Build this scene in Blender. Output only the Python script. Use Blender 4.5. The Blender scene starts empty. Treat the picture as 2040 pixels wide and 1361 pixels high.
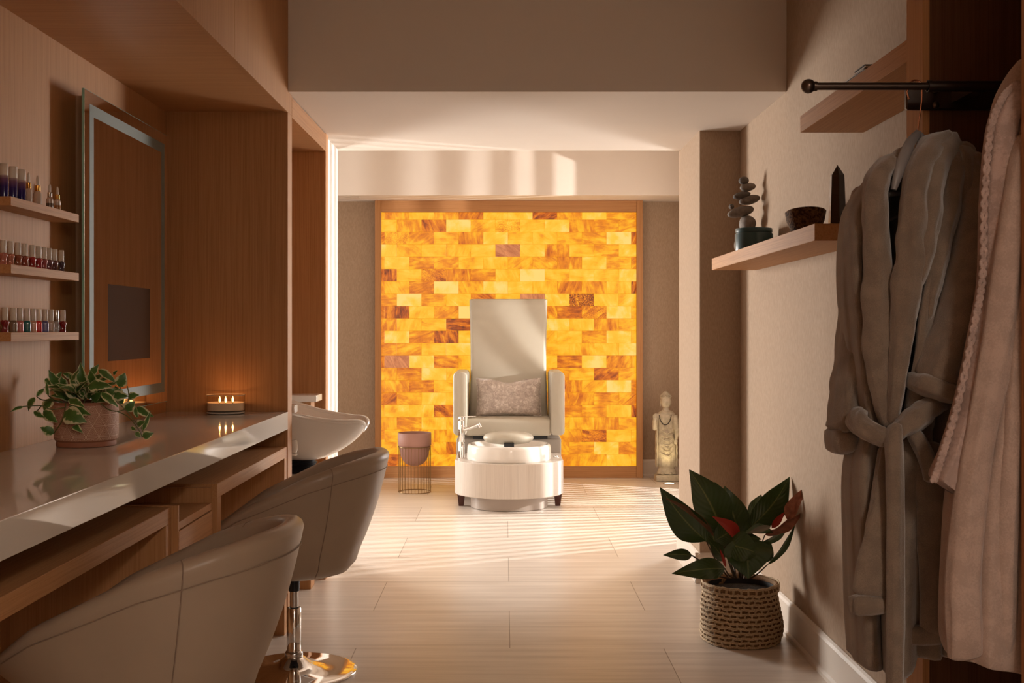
import bpy, bmesh, math, random
from mathutils import Vector, Matrix, noise
PI = math.pi
random.seed(7)
S = bpy.context.scene
COL = S.collection
FPX, VX, VY, CAMH = 2300.0, 1005.0, 657.0, 1.27

def pt(px, py, Y):
    """world point that lies at depth Y on the sight line of a spot in the photograph"""
    return Vector(((px - VX) * Y / FPX, Y, CAMH - (py - VY) * Y / FPX))

# ------------------------------------------------------------------ mesh builder
class MB:
    def __init__(s):
        s.v, s.f, s.mi, s.uv = [], [], [], []; s.boxy = False
    def add(s, verts, faces, mi=0, uvs=None):
        b = len(s.v)
        s.v += [tuple(v) for v in verts]
        for k, f in enumerate(faces):
            s.f.append([b + i for i in f]); s.mi.append(mi)
            s.uv.append([uvs[i] for i in f] if uvs else None)
        return s
    def box(s, x0, x1, y0, y1, z0, z1, bev=0.0, seg=2, mi=0, M=None):
        if bev > 0: s.boxy = True
        bm = bmesh.new()
        bmesh.ops.create_cube(bm, size=1)
        for v in bm.verts:
            v.co = Vector(((x0+x1)/2 + v.co.x*(x1-x0), (y0+y1)/2 + v.co.y*(y1-y0), (z0+z1)/2 + v.co.z*(z1-z0)))
        if bev > 0:
            bmesh.ops.bevel(bm, geom=bm.edges[:], offset=bev, segments=seg, profile=0.5, affect='EDGES')
        if M: bmesh.ops.transform(bm, matrix=M, verts=bm.verts[:])
        bm.verts.index_update()
        s.add([v.co for v in bm.verts], [[v.index for v in f.verts] for f in bm.faces], mi)
        bm.free(); return s
    def loft(s, rings, closed=True, cap0=True, cap1=True, mi=0):
        n = len(rings[0]); V = [p for r in rings for p in r]; F = []
        for i in range(len(rings)-1):
            for j in range(n if closed else n-1):
                a = i*n + j; b = i*n + (j+1) % n
                F.append([a, b, b+n, a+n])
        if closed and cap0: F.append(list(range(n))[::-1])
        if closed and cap1: F.append([(len(rings)-1)*n + j for j in range(n)])
        return s.add(V, F, mi)
    def lathe(s, prof, c=(0, 0, 0), n=40, mi=0, cap0=True, cap1=True, sx=1, sy=1):
        R = []
        for r, z in prof:
            R.append([(c[0]+sx*r*math.cos(2*PI*k/n), c[1]+sy*r*math.sin(2*PI*k/n), c[2]+z) for k in range(n)])
        return s.loft(R, True, cap0, cap1, mi)
    def tube(s, path, rad, n=10, mi=0, flat=None, ref=None, cap=True):
        """sweep; rad number or list; flat=(list of widths, list of thick) gives elliptical section"""
        P = [Vector(p) for p in path]; R = []
        m = len(P)
        prev = None
        for i in range(m):
            t = (P[min(i+1, m-1)] - P[max(i-1, 0)])
            if t.length < 1e-9: t = Vector((0, 0, 1))
            t.normalize()
            if ref is not None: a = t.cross(Vector(ref))
            elif prev is None:
                a = t.cross(Vector((0, 0, 1)) if abs(t.z) < .9 else Vector((1, 0, 0)))
            else: a = prev - t*prev.dot(t)
            if a.length < 1e-6: a = t.cross(Vector((1, 0, 0)))
            a.normalize(); prev = a; b = t.cross(a)
            if flat: ra, rb = flat[0][i]/2, flat[1][i]/2
            else: ra = rb = (rad[i] if isinstance(rad, (list, tuple)) else rad)
            R.append([P[i] + a*ra*math.cos(2*PI*k/n) + b*rb*math.sin(2*PI*k/n) for k in range(n)])
        return s.loft(R, True, cap, cap, mi)
    def sphere(s, c, r, n=16, m=10, sc=(1, 1, 1), mi=0, rot=None):
        V, F = [], []
        c = Vector(c)
        for i in range(m+1):
            th = PI*i/m
            for k in range(n):
                p = Vector((r*sc[0]*math.sin(th)*math.cos(2*PI*k/n), r*sc[1]*math.sin(th)*math.sin(2*PI*k/n), r*sc[2]*math.cos(th)))
                if rot: p = rot @ p
                V.append(c+p)
        for i in range(m):
            for k in range(n):
                a = i*n+k; b = i*n+(k+1) % n
                F.append([a, a+n, b+n, b])
        return s.add(V, F, mi)
    def build(s, name, mats, parent=None, smooth=True, ang=35, sub=0, solid=0, merge=1e-5, recalc=True):
        me = bpy.data.meshes.new(name)
        me.from_pydata(s.v, [], s.f)
        if not isinstance(mats, (list, tuple)): mats = [mats]
        for m in mats: me.materials.append(m)
        me.polygons.foreach_set('material_index', s.mi)
        if any(u is not None for u in s.uv):
            ul = me.uv_layers.new(name='UVMap'); k = 0
            for u, f in zip(s.uv, s.f):
                for j in range(len(f)):
                    ul.data[k].uv = u[j] if u else (0, 0); k += 1
        bm = bmesh.new(); bm.from_mesh(me)
        if merge: bmesh.ops.remove_doubles(bm, verts=bm.verts[:], dist=merge)
        if recalc: bmesh.ops.recalc_face_normals(bm, faces=bm.faces[:])
        bm.to_mesh(me); bm.free()
        me.polygons.foreach_set('use_smooth', [smooth]*len(me.polygons))
        if smooth and ang < 180: me.set_sharp_from_angle(angle=math.radians(ang))
        me.update()
        o = bpy.data.objects.new(name, me); COL.objects.link(o)
        if parent: o.parent = parent
        if solid:
            md = o.modifiers.new('solid', 'SOLIDIFY'); md.thickness = solid; md.offset = 0
        if s.boxy and smooth:
            wn = o.modifiers.new('weighted', 'WEIGHTED_NORMAL'); wn.keep_sharp = True
        if sub:
            md = o.modifiers.new('sub', 'SUBSURF'); md.levels = sub; md.render_levels = sub
        return o

def tag(o, label, cat, group=None):
    o['label'] = label; o['category'] = cat
    if group: o['group'] = group
    return o
def thing(name, label, cat, loc=(0, 0, 0), rz=0, group=None):
    o = bpy.data.objects.new(name, None); COL.objects.link(o)
    o.location = loc; o.rotation_euler = (0, 0, rz); o.empty_display_size = .05
    return tag(o, label, cat, group)
def struct(o):
    o['kind'] = 'structure'; return o
def copy_tree(o, parent=None):
    c = o.copy(); COL.objects.link(c); c.parent = parent
    for ch in list(o.children): copy_tree(ch, c)
    return c

# ------------------------------------------------------------------ materials
def newmat(name):
    m = bpy.data.materials.new(name); m.use_nodes = True
    nt = m.node_tree; b = nt.nodes['Principled BSDF']
    return m, nt, b
def N(nt, t, **kw):
    n = nt.nodes.new(t)
    for k, v in kw.items():
        if k in n.inputs: n.inputs[k].default_value = v
        else: setattr(n, k, v)
    return n
def ramp(nt, stops):
    r = nt.nodes.new('ShaderNodeValToRGB'); e = r.color_ramp.elements
    while len(e) < len(stops): e.new(0.5)
    for el, (p, c) in zip(e, stops):
        el.position = p; el.color = (*c, 1) if len(c) == 3 else c
    return r
def coords(nt, scale=(1, 1, 1), out='Object', rot=(0, 0, 0)):
    tc = nt.nodes.new('ShaderNodeTexCoord'); mp = nt.nodes.new('ShaderNodeMapping')
    mp.inputs['Scale'].default_value = scale; mp.inputs['Rotation'].default_value = rot
    nt.links.new(tc.outputs[out], mp.inputs['Vector']); return mp
def plain(name, col, rough=.5, metal=0, spec=.5, var=0, vscale=20, bump=0, bscale=200, coat=0, sheen=0, trans=0, ior=1.45, emit=None, estr=0, sss=0, bdist=.002):
    m, nt, b = newmat(name); L = nt.links
    b.inputs['Base Color'].default_value = (*col, 1)
    b.inputs['Roughness'].default_value = rough; b.inputs['Metallic'].default_value = metal
    b.inputs['Specular IOR Level'].default_value = spec
    b.inputs['Coat Weight'].default_value = coat
    b.inputs['Sheen Weight'].default_value = sheen
    b.inputs['Transmission Weight'].default_value = trans; b.inputs['IOR'].default_value = ior
    if emit: b.inputs['Emission Color'].default_value = (*emit, 1); b.inputs['Emission Strength'].default_value = estr
    mp = coords(nt)
    if var:
        n = N(nt, 'ShaderNodeTexNoise', Scale=vscale, Detail=4.0); L.new(mp.outputs[0], n.inputs['Vector'])
        r = ramp(nt, [(.3, tuple(c*(1-var) for c in col)), (.7, tuple(min(1, c*(1+var)) for c in col))])
        L.new(n.outputs['Fac'], r.inputs[0]); L.new(r.outputs[0], b.inputs['Base Color'])
    if bump:
        n = N(nt, 'ShaderNodeTexNoise', Scale=bscale, Detail=3.0); L.new(mp.outputs[0], n.inputs['Vector'])
        bp = N(nt, 'ShaderNodeBump', Strength=bump, Distance=bdist)
        L.new(n.outputs['Fac'], bp.inputs['Height']); L.new(bp.outputs[0], b.inputs['Normal'])
    return m
def wood(name, axis, c1=(.36, .165, .064), c2=(.48, .242, .102), rough=.55, sc=1.0):
    m, nt, b = newmat(name); L = nt.links
    lo, hi = 1.2*sc, 130.0*sc
    s = {'X': (lo, hi, hi), 'Y': (hi, lo, hi), 'Z': (hi, hi, lo)}[axis]
    mp = coords(nt, s)
    n1 = N(nt, 'ShaderNodeTexNoise', Scale=1.3, Detail=5.0, Roughness=.65); L.new(mp.outputs[0], n1.inputs['Vector'])
    n2 = N(nt, 'ShaderNodeTexNoise', Scale=5.0, Detail=3.0, Roughness=.7); L.new(mp.outputs[0], n2.inputs['Vector'])
    mx = N(nt, 'ShaderNodeMath', operation='ADD'); 
    ml = N(nt, 'ShaderNodeMath', operation='MULTIPLY'); ml.inputs[1].default_value = .8
    L.new(n2.outputs['Fac'], ml.inputs[0]); L.new(n1.outputs['Fac'], mx.inputs[0]); L.new(ml.outputs[0], mx.inputs[1])
    r = ramp(nt, [(.68, c1), (1.12 if False else 1.0, c2)]); r.color_ramp.elements[0].position = .66
    L.new(mx.outputs[0], r.inputs[0]); L.new(r.outputs[0], b.inputs['Base Color'])
    b.inputs['Roughness'].default_value = rough; b.inputs['Specular IOR Level'].default_value = .18
    bp = N(nt, 'ShaderNodeBump', Strength=.12, Distance=.001); L.new(n2.outputs['Fac'], bp.inputs['Height']); L.new(bp.outputs[0], b.inputs['Normal'])
    return m
def wallpaper(name, c1, c2):
    m, nt, b = newmat(name); L = nt.links
    mp = coords(nt, (220, 220, 45))
    n1 = N(nt, 'ShaderNodeTexNoise', Scale=1.0, Detail=3.0, Roughness=.6); L.new(mp.outputs[0], n1.inputs['Vector'])
    mp2 = coords(nt, (500, 500, 500))
    n2 = N(nt, 'ShaderNodeTexNoise', Scale=1.0, Detail=2.0); L.new(mp2.outputs[0], n2.inputs['Vector'])
    r = ramp(nt, [(.35, c1), (.65, c2)]); L.new(n1.outputs['Fac'], r.inputs[0]); L.new(r.outputs[0], b.inputs['Base Color'])
    b.inputs['Roughness'].default_value = .85; b.inputs['Specular IOR Level'].default_value = .2
    ad = N(nt, 'ShaderNodeMath', operation='ADD'); L.new(n1.outputs['Fac'], ad.inputs[0]); L.new(n2.outputs['Fac'], ad.inputs[1])
    bp = N(nt, 'ShaderNodeBump', Strength=.25, Distance=.001); L.new(ad.outputs[0], bp.inputs['Height']); L.new(bp.outputs[0], b.inputs['Normal'])
    return m

WZ = wood('oak_vertical', 'Z'); WY = wood('oak_lengthwise', 'Y'); WX = wood('oak_crosswise', 'X')
PAPER = wallpaper('grasscloth', (.345, .245, .168), (.425, .312, .222))
PAINT = plain('white_paint', (.74, .67, .60), .6, var=.02, vscale=3)
CEIL = plain('ceiling_paint', (.72, .64, .565), .7, var=.02, vscale=2)
BASEM = plain('trim_paint', (.66, .58, .50), .4)
LEATHER = plain('taupe_leather', (.37, .275, .195), .36, spec=.45, var=.04, vscale=8, bump=.12, bscale=420, bdist=.001)
CREAM = plain('cream_leather', (.50, .455, .37), .42, spec=.4, var=.03, vscale=6, bump=.06, bscale=500, bdist=.001)
SEAMM = plain('seam_thread', (.27, .185, .13), .6)
CHROME = plain('chrome', (.82, .80, .78), .06, metal=1)
BRUSHED = plain('brushed_steel', (.55, .52, .50), .25, metal=1)
BLACK = plain('black_rubber', (.012, .012, .014), .45)
QUARTZ = plain('polished_quartz', (.71, .65, .575), .05, spec=.5)
CERAM = plain('white_ceramic', (.80, .76, .71), .12, coat=.4)
STONE = plain('river_stone', (.20, .165, .135), .75, var=.2, vscale=60, bump=.3, bscale=300)
STONE2 = plain('dark_river_stone', (.12, .10, .085), .75, var=.2, vscale=60, bump=.3, bscale=300)
GLASS = plain('clear_glass', (1, .98, .95), .02, trans=1, ior=1.45)
SOIL = plain('potting_soil', (.02, .014, .01), .95, bump=1, bscale=120, var=.6, vscale=90, bdist=.01)

# floor tiles
def floor_mat():
    m, nt, b = newmat('travertine_tile'); L = nt.links
    tc = nt.nodes.new('ShaderNodeTexCoord')
    mp = N(nt, 'ShaderNodeMapping'); mp.inputs['Location'].default_value = (-.0215+.61325, -4.603+.61*8, 0)
    L.new(tc.outputs['Object'], mp.inputs['Vector'])
    br = N(nt, 'ShaderNodeTexBrick'); br.offset = .5; br.offset_frequency = 2
    br.inputs['Scale'].default_value = 1; br.inputs['Brick Width'].default_value = 1.2265; br.inputs['Row Height'].default_value = .61
    br.inputs['Mortar Size'].default_value = .0018; br.inputs['Mortar Smooth'].default_value = .3; br.inputs['Bias'].default_value = 0
    br.inputs['Color1'].default_value = (.69, .61, .535, 1); br.inputs['Color2'].default_value = (.75, .67, .59, 1)
    br.inputs['Mortar'].default_value = (.27, .205, .15, 1)
    L.new(mp.outputs[0], br.inputs['Vector'])
    mp2 = coords(nt, (1.3, 22, 1))
    n1 = N(nt, 'ShaderNodeTexNoise', Scale=1.0, Detail=6.0, Roughness=.62); L.new(mp2.outputs[0], n1.inputs['Vector'])
    r = ramp(nt, [(.32, (.80, .78, .76)), (.68, (1.08, 1.09, 1.10))]); L.new(n1.outputs['Fac'], r.inputs[0])
    mx = N(nt, 'ShaderNodeMix', data_type='RGBA', blend_type='MULTIPLY'); mx.inputs[0].default_value = 1
    L.new(br.outputs['Color'], mx.inputs[6]); L.new(r.outputs[0], mx.inputs[7]); L.new(mx.outputs[2], b.inputs['Base Color'])
    b.inputs['Roughness'].default_value = .33; b.inputs['Specular IOR Level'].default_value = .5
    bp = N(nt, 'ShaderNodeBump', Strength=.3, Distance=.001); bp.invert = True
    L.new(br.outputs['Fac'], bp.inputs['Height']); L.new(bp.outputs[0], b.inputs['Normal'])
    return m
FLOOR = floor_mat()

def boxobj(name, mat, x0, x1, y0, y1, z0, z1, parent=None, bev=0, seg=2):
    return MB().box(x0, x1, y0, y1, z0, z1, bev, seg).build(name, mat, parent, smooth=bev > 0)

# ================================================================== THE ROOM
XL, XR = -1.42, 1.185          # near side walls
struct(boxobj('floor', FLOOR, -2.7, 1.8, -1.6, 10.05, -.06, 0))
struct(boxobj('wall_left', WZ, XL-.08, XL, -1.6, 5.95, 0, 2.8))
struct(boxobj('wall_right', PAPER, XR, XR+.08, 2.70, 5.8, 0, 2.27))
struct(boxobj('wall_right', PAPER, XR, XR+.08, 2.70, 4.85, 2.27, 2.8))
struct(boxobj('wall_right_near', PAPER, XR, XR+.08, -1.6, 2.0, 0, 2.8))
struct(boxobj('wall_near', PAINT, -1.5, 1.27, -1.68, -1.6, 0, 2.8))
struct(boxobj('wall_pillar', PAPER, .981, 1.73, 5.8, 6.483, 0, 2.27))
struct(boxobj('ceiling', CEIL, -1.5, 1.6, -1.6, 4.85, 2.8, 2.86))
# dropped ceiling slab between the two rooms (front face is the bulkhead)
struct(boxobj('ceiling_dropped', CEIL, XL-.08, 1.27, 4.85, 6.44, 2.27, 2.86))
struct(boxobj('ceiling_dropped', CEIL, 1.27, 1.73, 5.8, 6.44, 2.27, 2.86))
struct(boxobj('ceiling_far', CEIL, -2.7, 1.73, 6.44, 10.05, 2.8, 2.86))
struct(boxobj('wall_left_end', PAINT, -1.5, -.925, 5.95, 6.40, 0, 2.27))
struct(boxobj('wall_divider', PAINT, -2.7, -1.5, 6.32, 6.40, 0, 2.8))
struct(boxobj('ceiling_bulkhead', CEIL, -2.7, 1.65, 9.52, 9.97, 2.378, 2.8))
struct(boxobj('wall_far', PAPER, -2.7, 1.73, 9.97, 10.05, 0, 2.8))
# far room, left side wall with an unseen window
def wall_with_hole(name, mat, x0, x1, y0, y1, z1, hy0, hy1, hz0, hz1):
    m = MB()
    m.box(x0, x1, y0, hy0, 0, z1); m.box(x0, x1, hy1, y1, 0, z1)
    if hz0 > 0: m.box(x0, x1, hy0, hy1, 0, hz0)
    m.box(x0, x1, hy0, hy1, hz1, z1)
    return struct(m.build(name, mat, smooth=False))
wall_with_hole('wall_left_far', PAPER, -2.7, -2.62, 6.40, 9.97, 2.8, 8.0, 9.8, .3, 2.2)
wall_with_hole('wall_right_far', PAPER, 1.65, 1.73, 6.483, 9.97, 2.8, 7.10, 9.15, .04, 2.3)
w1 = struct(MB().box(-2.68, -2.60, 8.0, 8.06, .3, 2.2).box(-2.68, -2.60, 9.74, 9.8, .3, 2.2).box(-2.68, -2.60, 8.06, 9.74, .3, .36).box(-2.68, -2.60, 8.06, 9.74, 2.14, 2.2).build('window_1', PAINT, smooth=False))
w2 = struct(MB().box(1.63, 1.72, 7.10, 7.15, .04, 2.3).box(1.63, 1.72, 9.10, 9.15, .04, 2.3).box(1.63, 1.72, 7.15, 9.1, 2.25, 2.3).box(1.64, 1.70, 8.213, 8.287, .04, 2.25).box(1.64, 1.70, 7.15, 9.10, .04, .10).build('window_2', PAINT, smooth=False))
lv = MB()
LX, LY = 3.75, 8.25            # where the unseen flash strobe stands outside the louvres
k = 7.175
while k < 9.09:
    if abs(k-8.25) > .055:
        dx, dy = LX-1.67, LY-k
        a = math.atan2(dy, dx) + math.radians(33)
        c, s_ = math.cos(a)*.030, math.sin(a)*.030
        n_ = Vector((-math.sin(a), math.cos(a), 0))*.002
        p0 = Vector((1.67-c, k-s_, 0)); p1 = Vector((1.67+c, k+s_, 0))
        R = [[(q.x, q.y, z) for q in (p0-n_, p1-n_, p1+n_, p0+n_)] for z in (.10, 2.25)]
        lv.loft(R)
    k += .071
lv.build('louvre_slats', PAINT, w2, smooth=False)
# baseboards
def base_strip(name, x0, x1, y0, y1, ax, sgn):
    m = MB()
    m.box(x0, x1, y0, y1, 0, .15, .003, 1)
    return struct(m.build(name, BASEM, smooth=False))
def base_prof(name, p0, p1, nrm):
    """profile along p0->p1 with outward normal"""
    prof = [(0, 0), (.024, 0), (.024, .016), (.016, .026), (.014, .13), (.010, .142), (.004, .15), (0, .15)]
    R = []
    for p in (p0, p1):
        R.append([(p[0]+nrm[0]*d, p[1]+nrm[1]*d, z) for d, z in prof])
    return struct(MB().loft(R).build(name, BASEM, smooth=False))
base_prof('baseboard_right', (XR, 2.70), (XR, 5.80-.014), (-1, 0))
base_prof('baseboard_pillar', (.957, 5.8), (XR, 5.8), (0, -1))
base_prof('baseboard_pillar', (.981, 5.78), (.981, 6.483), (-1, 0))
base_prof('baseboard_far', (1.195, 9.97), (1.65, 9.97), (0, -1))
base_prof('baseboard_far', (-2.62, 9.97), (-1.115, 9.97), (0, -1))
base_prof('baseboard_end', (-.925, 5.955), (-.925, 6.40), (1, 0))

# ceiling vent slot under the far bulkhead
v = tag(MB().box(-1.33, -1.21, 9.60, 9.66, 2.372, 2.378, .002, 1).build('ceiling_vent', BASEM), 'small flat vent plate under the far bulkhead, left of the glowing wall', 'vent')

# ================================================================== LIGHTS
def area(name, loc, rot, sx, sy, e, col, spread=180):
    d = bpy.data.lights.new(name, 'AREA'); d.shape = 'RECTANGLE'; d.size = sx; d.size_y = sy; d.energy = e; d.color = col
    d.spread = math.radians(spread)
    o = bpy.data.objects.new(name, d); COL.objects.link(o); o.location = loc; o.rotation_euler = rot; return o
# daylight outside the left window (faces +X) and right louvred window (faces -X)
def aim(name, loc, tgt, sx, sy, e, col, spread):
    o = area(name, loc, (0, 0, 0), sx, sy, e, col, spread)
    o.rotation_euler = (Vector(tgt)-Vector(loc)).to_track_quat('-Z', 'Y').to_euler(); return o
aim('daylight_left', (-3.3, 9.65, 1.35), (1.185, 4.4, 1.2), 1.7, 1.8, 165, (1, .95, .89), 95)
aim('daylight_right', (2.35, 9.1, 1.35), (-1.1, 4.2, 1.3), 1.5, 2.0, 140, (1, .96, .92), 95)
d = bpy.data.lights.new('outside_strobe', 'POINT'); d.energy = 1000; d.color = (1, .96, .91); d.shadow_soft_size = .022  # unseen flash strobe, a point lamp throwing fanned stripes through the louvres
o = bpy.data.objects.new('outside_strobe', d); COL.objects.link(o); o.location = (LX, LY, 1.42)
area('added_near_fill', (.99, -1.1, 2.55), (0, 0, 0), .32, .9, 55, (1, .91, .81))  # unseen fill lamp added to lift the near room
W = bpy.data.worlds.new('World'); S.world = W; W.use_nodes = True
W.node_tree.nodes['Background'].inputs[0].default_value = (1, .8, .65, 1); W.node_tree.nodes['Background'].inputs[1].default_value = .05

# ================================================================== CAMERA
cd = bpy.data.cameras.new('camera'); cam = bpy.data.objects.new('camera', cd); COL.objects.link(cam)
cam.location = (0, 0, CAMH); cam.rotation_euler = (PI/2, 0, 0)
cd.sensor_width = 36; cd.lens = 36*FPX/2040; cd.shift_x = (1020-VX)/2040; cd.shift_y = (VY-680.5)/2040
cd.clip_start = .05; S.camera = cam
S.view_settings.view_transform = 'Standard'; S.view_settings.look = 'None'; S.view_settings.gamma = 1; S.view_settings.exposure = 0
S.cycles.max_bounces = 8; S.cycles.diffuse_bounces = 5; S.cycles.glossy_bounces = 4; S.cycles.transmission_bounces = 8

# ================================================================== LEFT CABINETRY
XF = -.909
sf = thing('wood_soffit', 'long oak soffit box hanging over the counter on the left', 'soffit', (0, 0, 0))
MB().box(XL, XF-.012, -1.2, 4.93, 2.185, 2.8).build('underside_panel', WX, sf, smooth=False)
MB().box(XF-.012, XF, -1.2, 3.888, 2.183, 2.8, .0008, 1).box(XF-.012, XF, 3.89, 4.935, 2.183, 2.8, .0008, 1).build('fascia', WZ, sf)
pn = thing('wood_partition', 'floor to soffit oak panel at the far end of the counter', 'partition', (0, 0, 0))
MB().box(XL, XF-.014, 4.845, 4.935, .02, 2.185).build('panel', WZ, pn, smooth=False)
MB().box(XF-.014, XF, 4.843, 4.937, .02, 2.183, .001, 1).build('edge_strip', WZ, pn)
MB().box(-1.3, -.96, 4.86, 4.92, 0, .02).build('foot', BLACK, pn, smooth=False)
p2 = thing('wood_partition', 'narrow oak panel with pale edge beside the white wall end, beyond the wash basin', 'partition', (0, 0, 0))
MB().box(XL, XF-.014, 5.87, 5.945, 0, 2.178).build('panel', WZ, p2, smooth=False)
MB().box(XF-.014, XF, 5.868, 5.947, 0, 2.27, .001, 1).build('edge_strip', WZ, p2)
hd = thing('wood_header', 'oak header across the top of the wash basin niche', 'header', (0, 0, 0))
MB().box(XF-.02, XF, 4.94, 5.866, 2.178, 2.266, .001, 1).build('fascia', WY, hd)
MB().box(XL, XF-.02, 4.937, 5.868, 2.178, 2.2).build('underside_panel', WX, hd, smooth=False)

CTZ = .926
tag(MB().box(XL+.002, XF+.001, .6, 4.842, CTZ-.0745, CTZ, .0025, 2).build('countertop', QUARTZ), 'long polished beige stone countertop with thick pale front edge on the left', 'countertop')

def portal(label, x, ya, yb, ztop, grp):
    t = thing('desk_frame', label, 'desk frame', (x, ya, 0), 0, grp)
    L_ = yb-ya
    MB().box(XL-x+.02, 0, 0, L_, ztop-.045, ztop, .001, 1).build('top_panel', WY, t)
    MB().box(XL-x+.02, 0, 0, .05, 0, ztop-.045, .001, 1).build('side_panel', WZ, t)
    MB().box(XL-x+.02, 0, L_-.05, L_, 0, ztop-.045, .001, 1).build('side_panel', WZ, t)
    MB().box(XL-x+.02, XL-x+.04, .05, L_-.05, 0, ztop-.045).build('back_panel', WZ, t, smooth=False)
portal('oak kneehole frame under the far end of the countertop, beside the drawer cabinet', -.913, 3.668, 4.84, .780, 'kneehole frames under the counter')
portal('oak kneehole frame under the near end of the countertop, at bottom left', -.9455, 1.2, 3.274, .767, 'kneehole frames under the counter')
dc = thing('drawer_cabinet', 'small oak drawer cabinet with open shelf between the two kneehole frames', 'cabinet', (-.927, 3.277, 0))
m = MB(); w_ = .388; dz = -.47
m.box(dz, 0, 0, .012, 0, .770, .0006, 1); m.box(dz, 0, w_-.012, w_, 0, .770, .0006, 1)
m.box(dz, 0, .012, w_-.012, .70, .722, .0006, 1); m.box(dz, dz+.01, .012, w_-.012, 0, .762)
m.build('body', WZ, dc)
for i, (za, zb) in enumerate(((.49, .696), (.28, .486), (.05, .276))):
    dr = MB().box(-.02, .002, .004, w_-.004, za, zb, .001, 1).build('drawer', WY, dc)
    kn = MB().lathe([(.002, 0), (.006, .003), (.006, .016), (.014, .02), (.015, .027), (.011, .033), (.003, .035)], n=20)
    kn.v = [(.002+z, w_*.62+y, za+.09+x) for x, y, z in kn.v]
    kn.build('knob', CHROME, dr)

# wall shelves with bottles
def wall_shelf(z0, label):
    return tag(MB().box(XL+.001, -1.338, 3.13, 3.63, z0, z0+.025, .0008, 1).build('wall_shelf', WY), label, 'shelf', 'small oak shelves on the left wall')
wall_shelf(1.607, 'top of the three small oak shelves on the left wall, holding tall serum bottles')
wall_shelf(1.423, 'middle of the three small oak shelves on the left wall, holding reddish polish bottles')
wall_shelf(1.238, 'lowest of the three small oak shelves on the left wall, holding mixed polish bottles')
CAPM = plain('ivory_cap', (.60, .52, .43), .35)
def yx(px, X=-1.38): return X*FPX/(px-VX)
purple, nt, b = newmat('purple_glass')
mp = coords(nt); sep = N(nt, 'ShaderNodeSeparateXYZ'); nt.links.new(mp.outputs[0], sep.inputs[0])
mr = N(nt, 'ShaderNodeMapRange'); mr.inputs[1].default_value = .0; mr.inputs[2].default_value = .062; nt.links.new(sep.outputs['Z'], mr.inputs[0])
r = ramp(nt, [(0, (.012, .012, .10)), (.55, (.03, .015, .12)), (.85, (.16, .07, .14)), (1, (.4, .3, .3))]); nt.links.new(mr.outputs[0], r.inputs[0]); nt.links.new(r.outputs[0], b.inputs['Base Color']); b.inputs['Roughness'].default_value = .15
GOLD = plain('gold_collar', (.72, .38, .10), .25, metal=1); SILV = plain('silver_collar', (.6, .57, .53), .25, metal=1)
PGLASS = plain('frosted_glass', (.55, .42, .33), .2, coat=.5); LIQ = plain('amber_liquid', (.36, .17, .06), .15); DLIQ = plain('dark_liquid', (.13, .095, .07), .15)
for i, px in enumerate((8, 26, 43)):
    lab = ['tall purple bottle with ivory cap, cut by the photo edge on the top left shelf', 'tall purple bottle with ivory cap, middle of the three on the top left shelf', 'tall purple bottle with ivory cap, next to the gold collared droppers'][i]
    t = thing('serum_bottle', lab, 'bottle', (-1.375, yx(px, -1.375), 1.632), 0, 'purple serum bottles on the top shelf')
    MB().lathe([(.0095, 0), (.0112, .0015), (.0112, .06), (.0095, .0625)], n=28).build('bottle_body', purple, t)
    MB().lathe([(.0105, .0625), (.0112, .064), (.0112, .093), (.0102, .0945)], n=28).build('cap', CAPM, t)
for i, (px, hh, rr, lq, col) in enumerate(((57, .092, .0095, PGLASS, GOLD), (75, .092, .0108, PGLASS, GOLD), (99, .078, .0102, DLIQ, SILV), (114, .078, .0098, LIQ, GOLD))):
    lab = ['clear dropper bottle with gold collar right beside the purple bottles', 'wider clear dropper bottle with gold collar, shown in full on the top shelf', 'short dropper bottle with silver collar and dark liquid', 'short dropper bottle with gold collar and amber liquid, at the shelf end'][i]
    t = thing('dropper_bottle', lab, 'bottle', (-1.375, yx(px, -1.375), 1.632), 0, 'dropper bottles on the top shelf')
    gh = hh*.50
    MB().lathe([(rr*.85, 0), (rr, .002), (rr, gh*.85), (rr*.55, gh)], n=28).build('bottle_body', lq if i < 2 else PGLASS, t)
    if i > 1: MB().lathe([(rr*1.01, .0015), (rr*1.03, .003), (rr*1.03, gh*.5), (rr*1.01, gh*.52)], n=28).build('liquid', lq, t)
    MB().lathe([(rr*.66, gh), (rr*.7, gh+.001), (rr*.7, gh+hh*.17), (rr*.5, gh+hh*.19)], n=24).build('collar', col, t)
    MB().lathe([(rr*.42, gh+hh*.19), (rr*.42, hh*.86), (rr*.34, hh*.95), (rr*.15, hh)], n=20).build('dropper_bulb', CAPM, t)
def polish(px, zb, col, lab, twist, grp, X=-1.376, sc=1.0):
    t = thing('nail_polish_bottle', lab, 'nail polish', (X, yx(px, X), zb), 0, grp)
    g = plain('polish', col, .12, coat=.6)
    R = []; hb = .034
    for i in range(11):
        u = i/10; z = hb*u
        if twist:
            w = .0105*(1.0-.28*math.sin(PI*(u*.9+.1))**2) if u < .85 else .0100*(1-.35*(u-.85)/.15)
            a = u*1.5
        else:
            w = .0100*(.93 if u < .05 else 1.0) if u < .8 else .0100*(1-.45*(u-.8)/.2); a = .35
        ring = []
        for k in range(24):
            th = 2*PI*k/24; e = .55
            x = math.copysign(abs(math.cos(th))**e, math.cos(th)); y = math.copysign(abs(math.sin(th))**e, math.sin(th))
            ring.append((w*(x*math.cos(a)-y*math.sin(a)), w*(x*math.sin(a)+y*math.cos(a)), z))
        R.append(ring)
    MB().loft(R).build('bottle_body', g, t, ang=60)
    MB().lathe([(.0072, hb-.001), (.0082, hb+.0005), (.0079, hb+.033), (.0070, hb+.0345)], n=24).build('cap', CAPM if col != (.55, .5, .46) else SILV, t)
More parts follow.
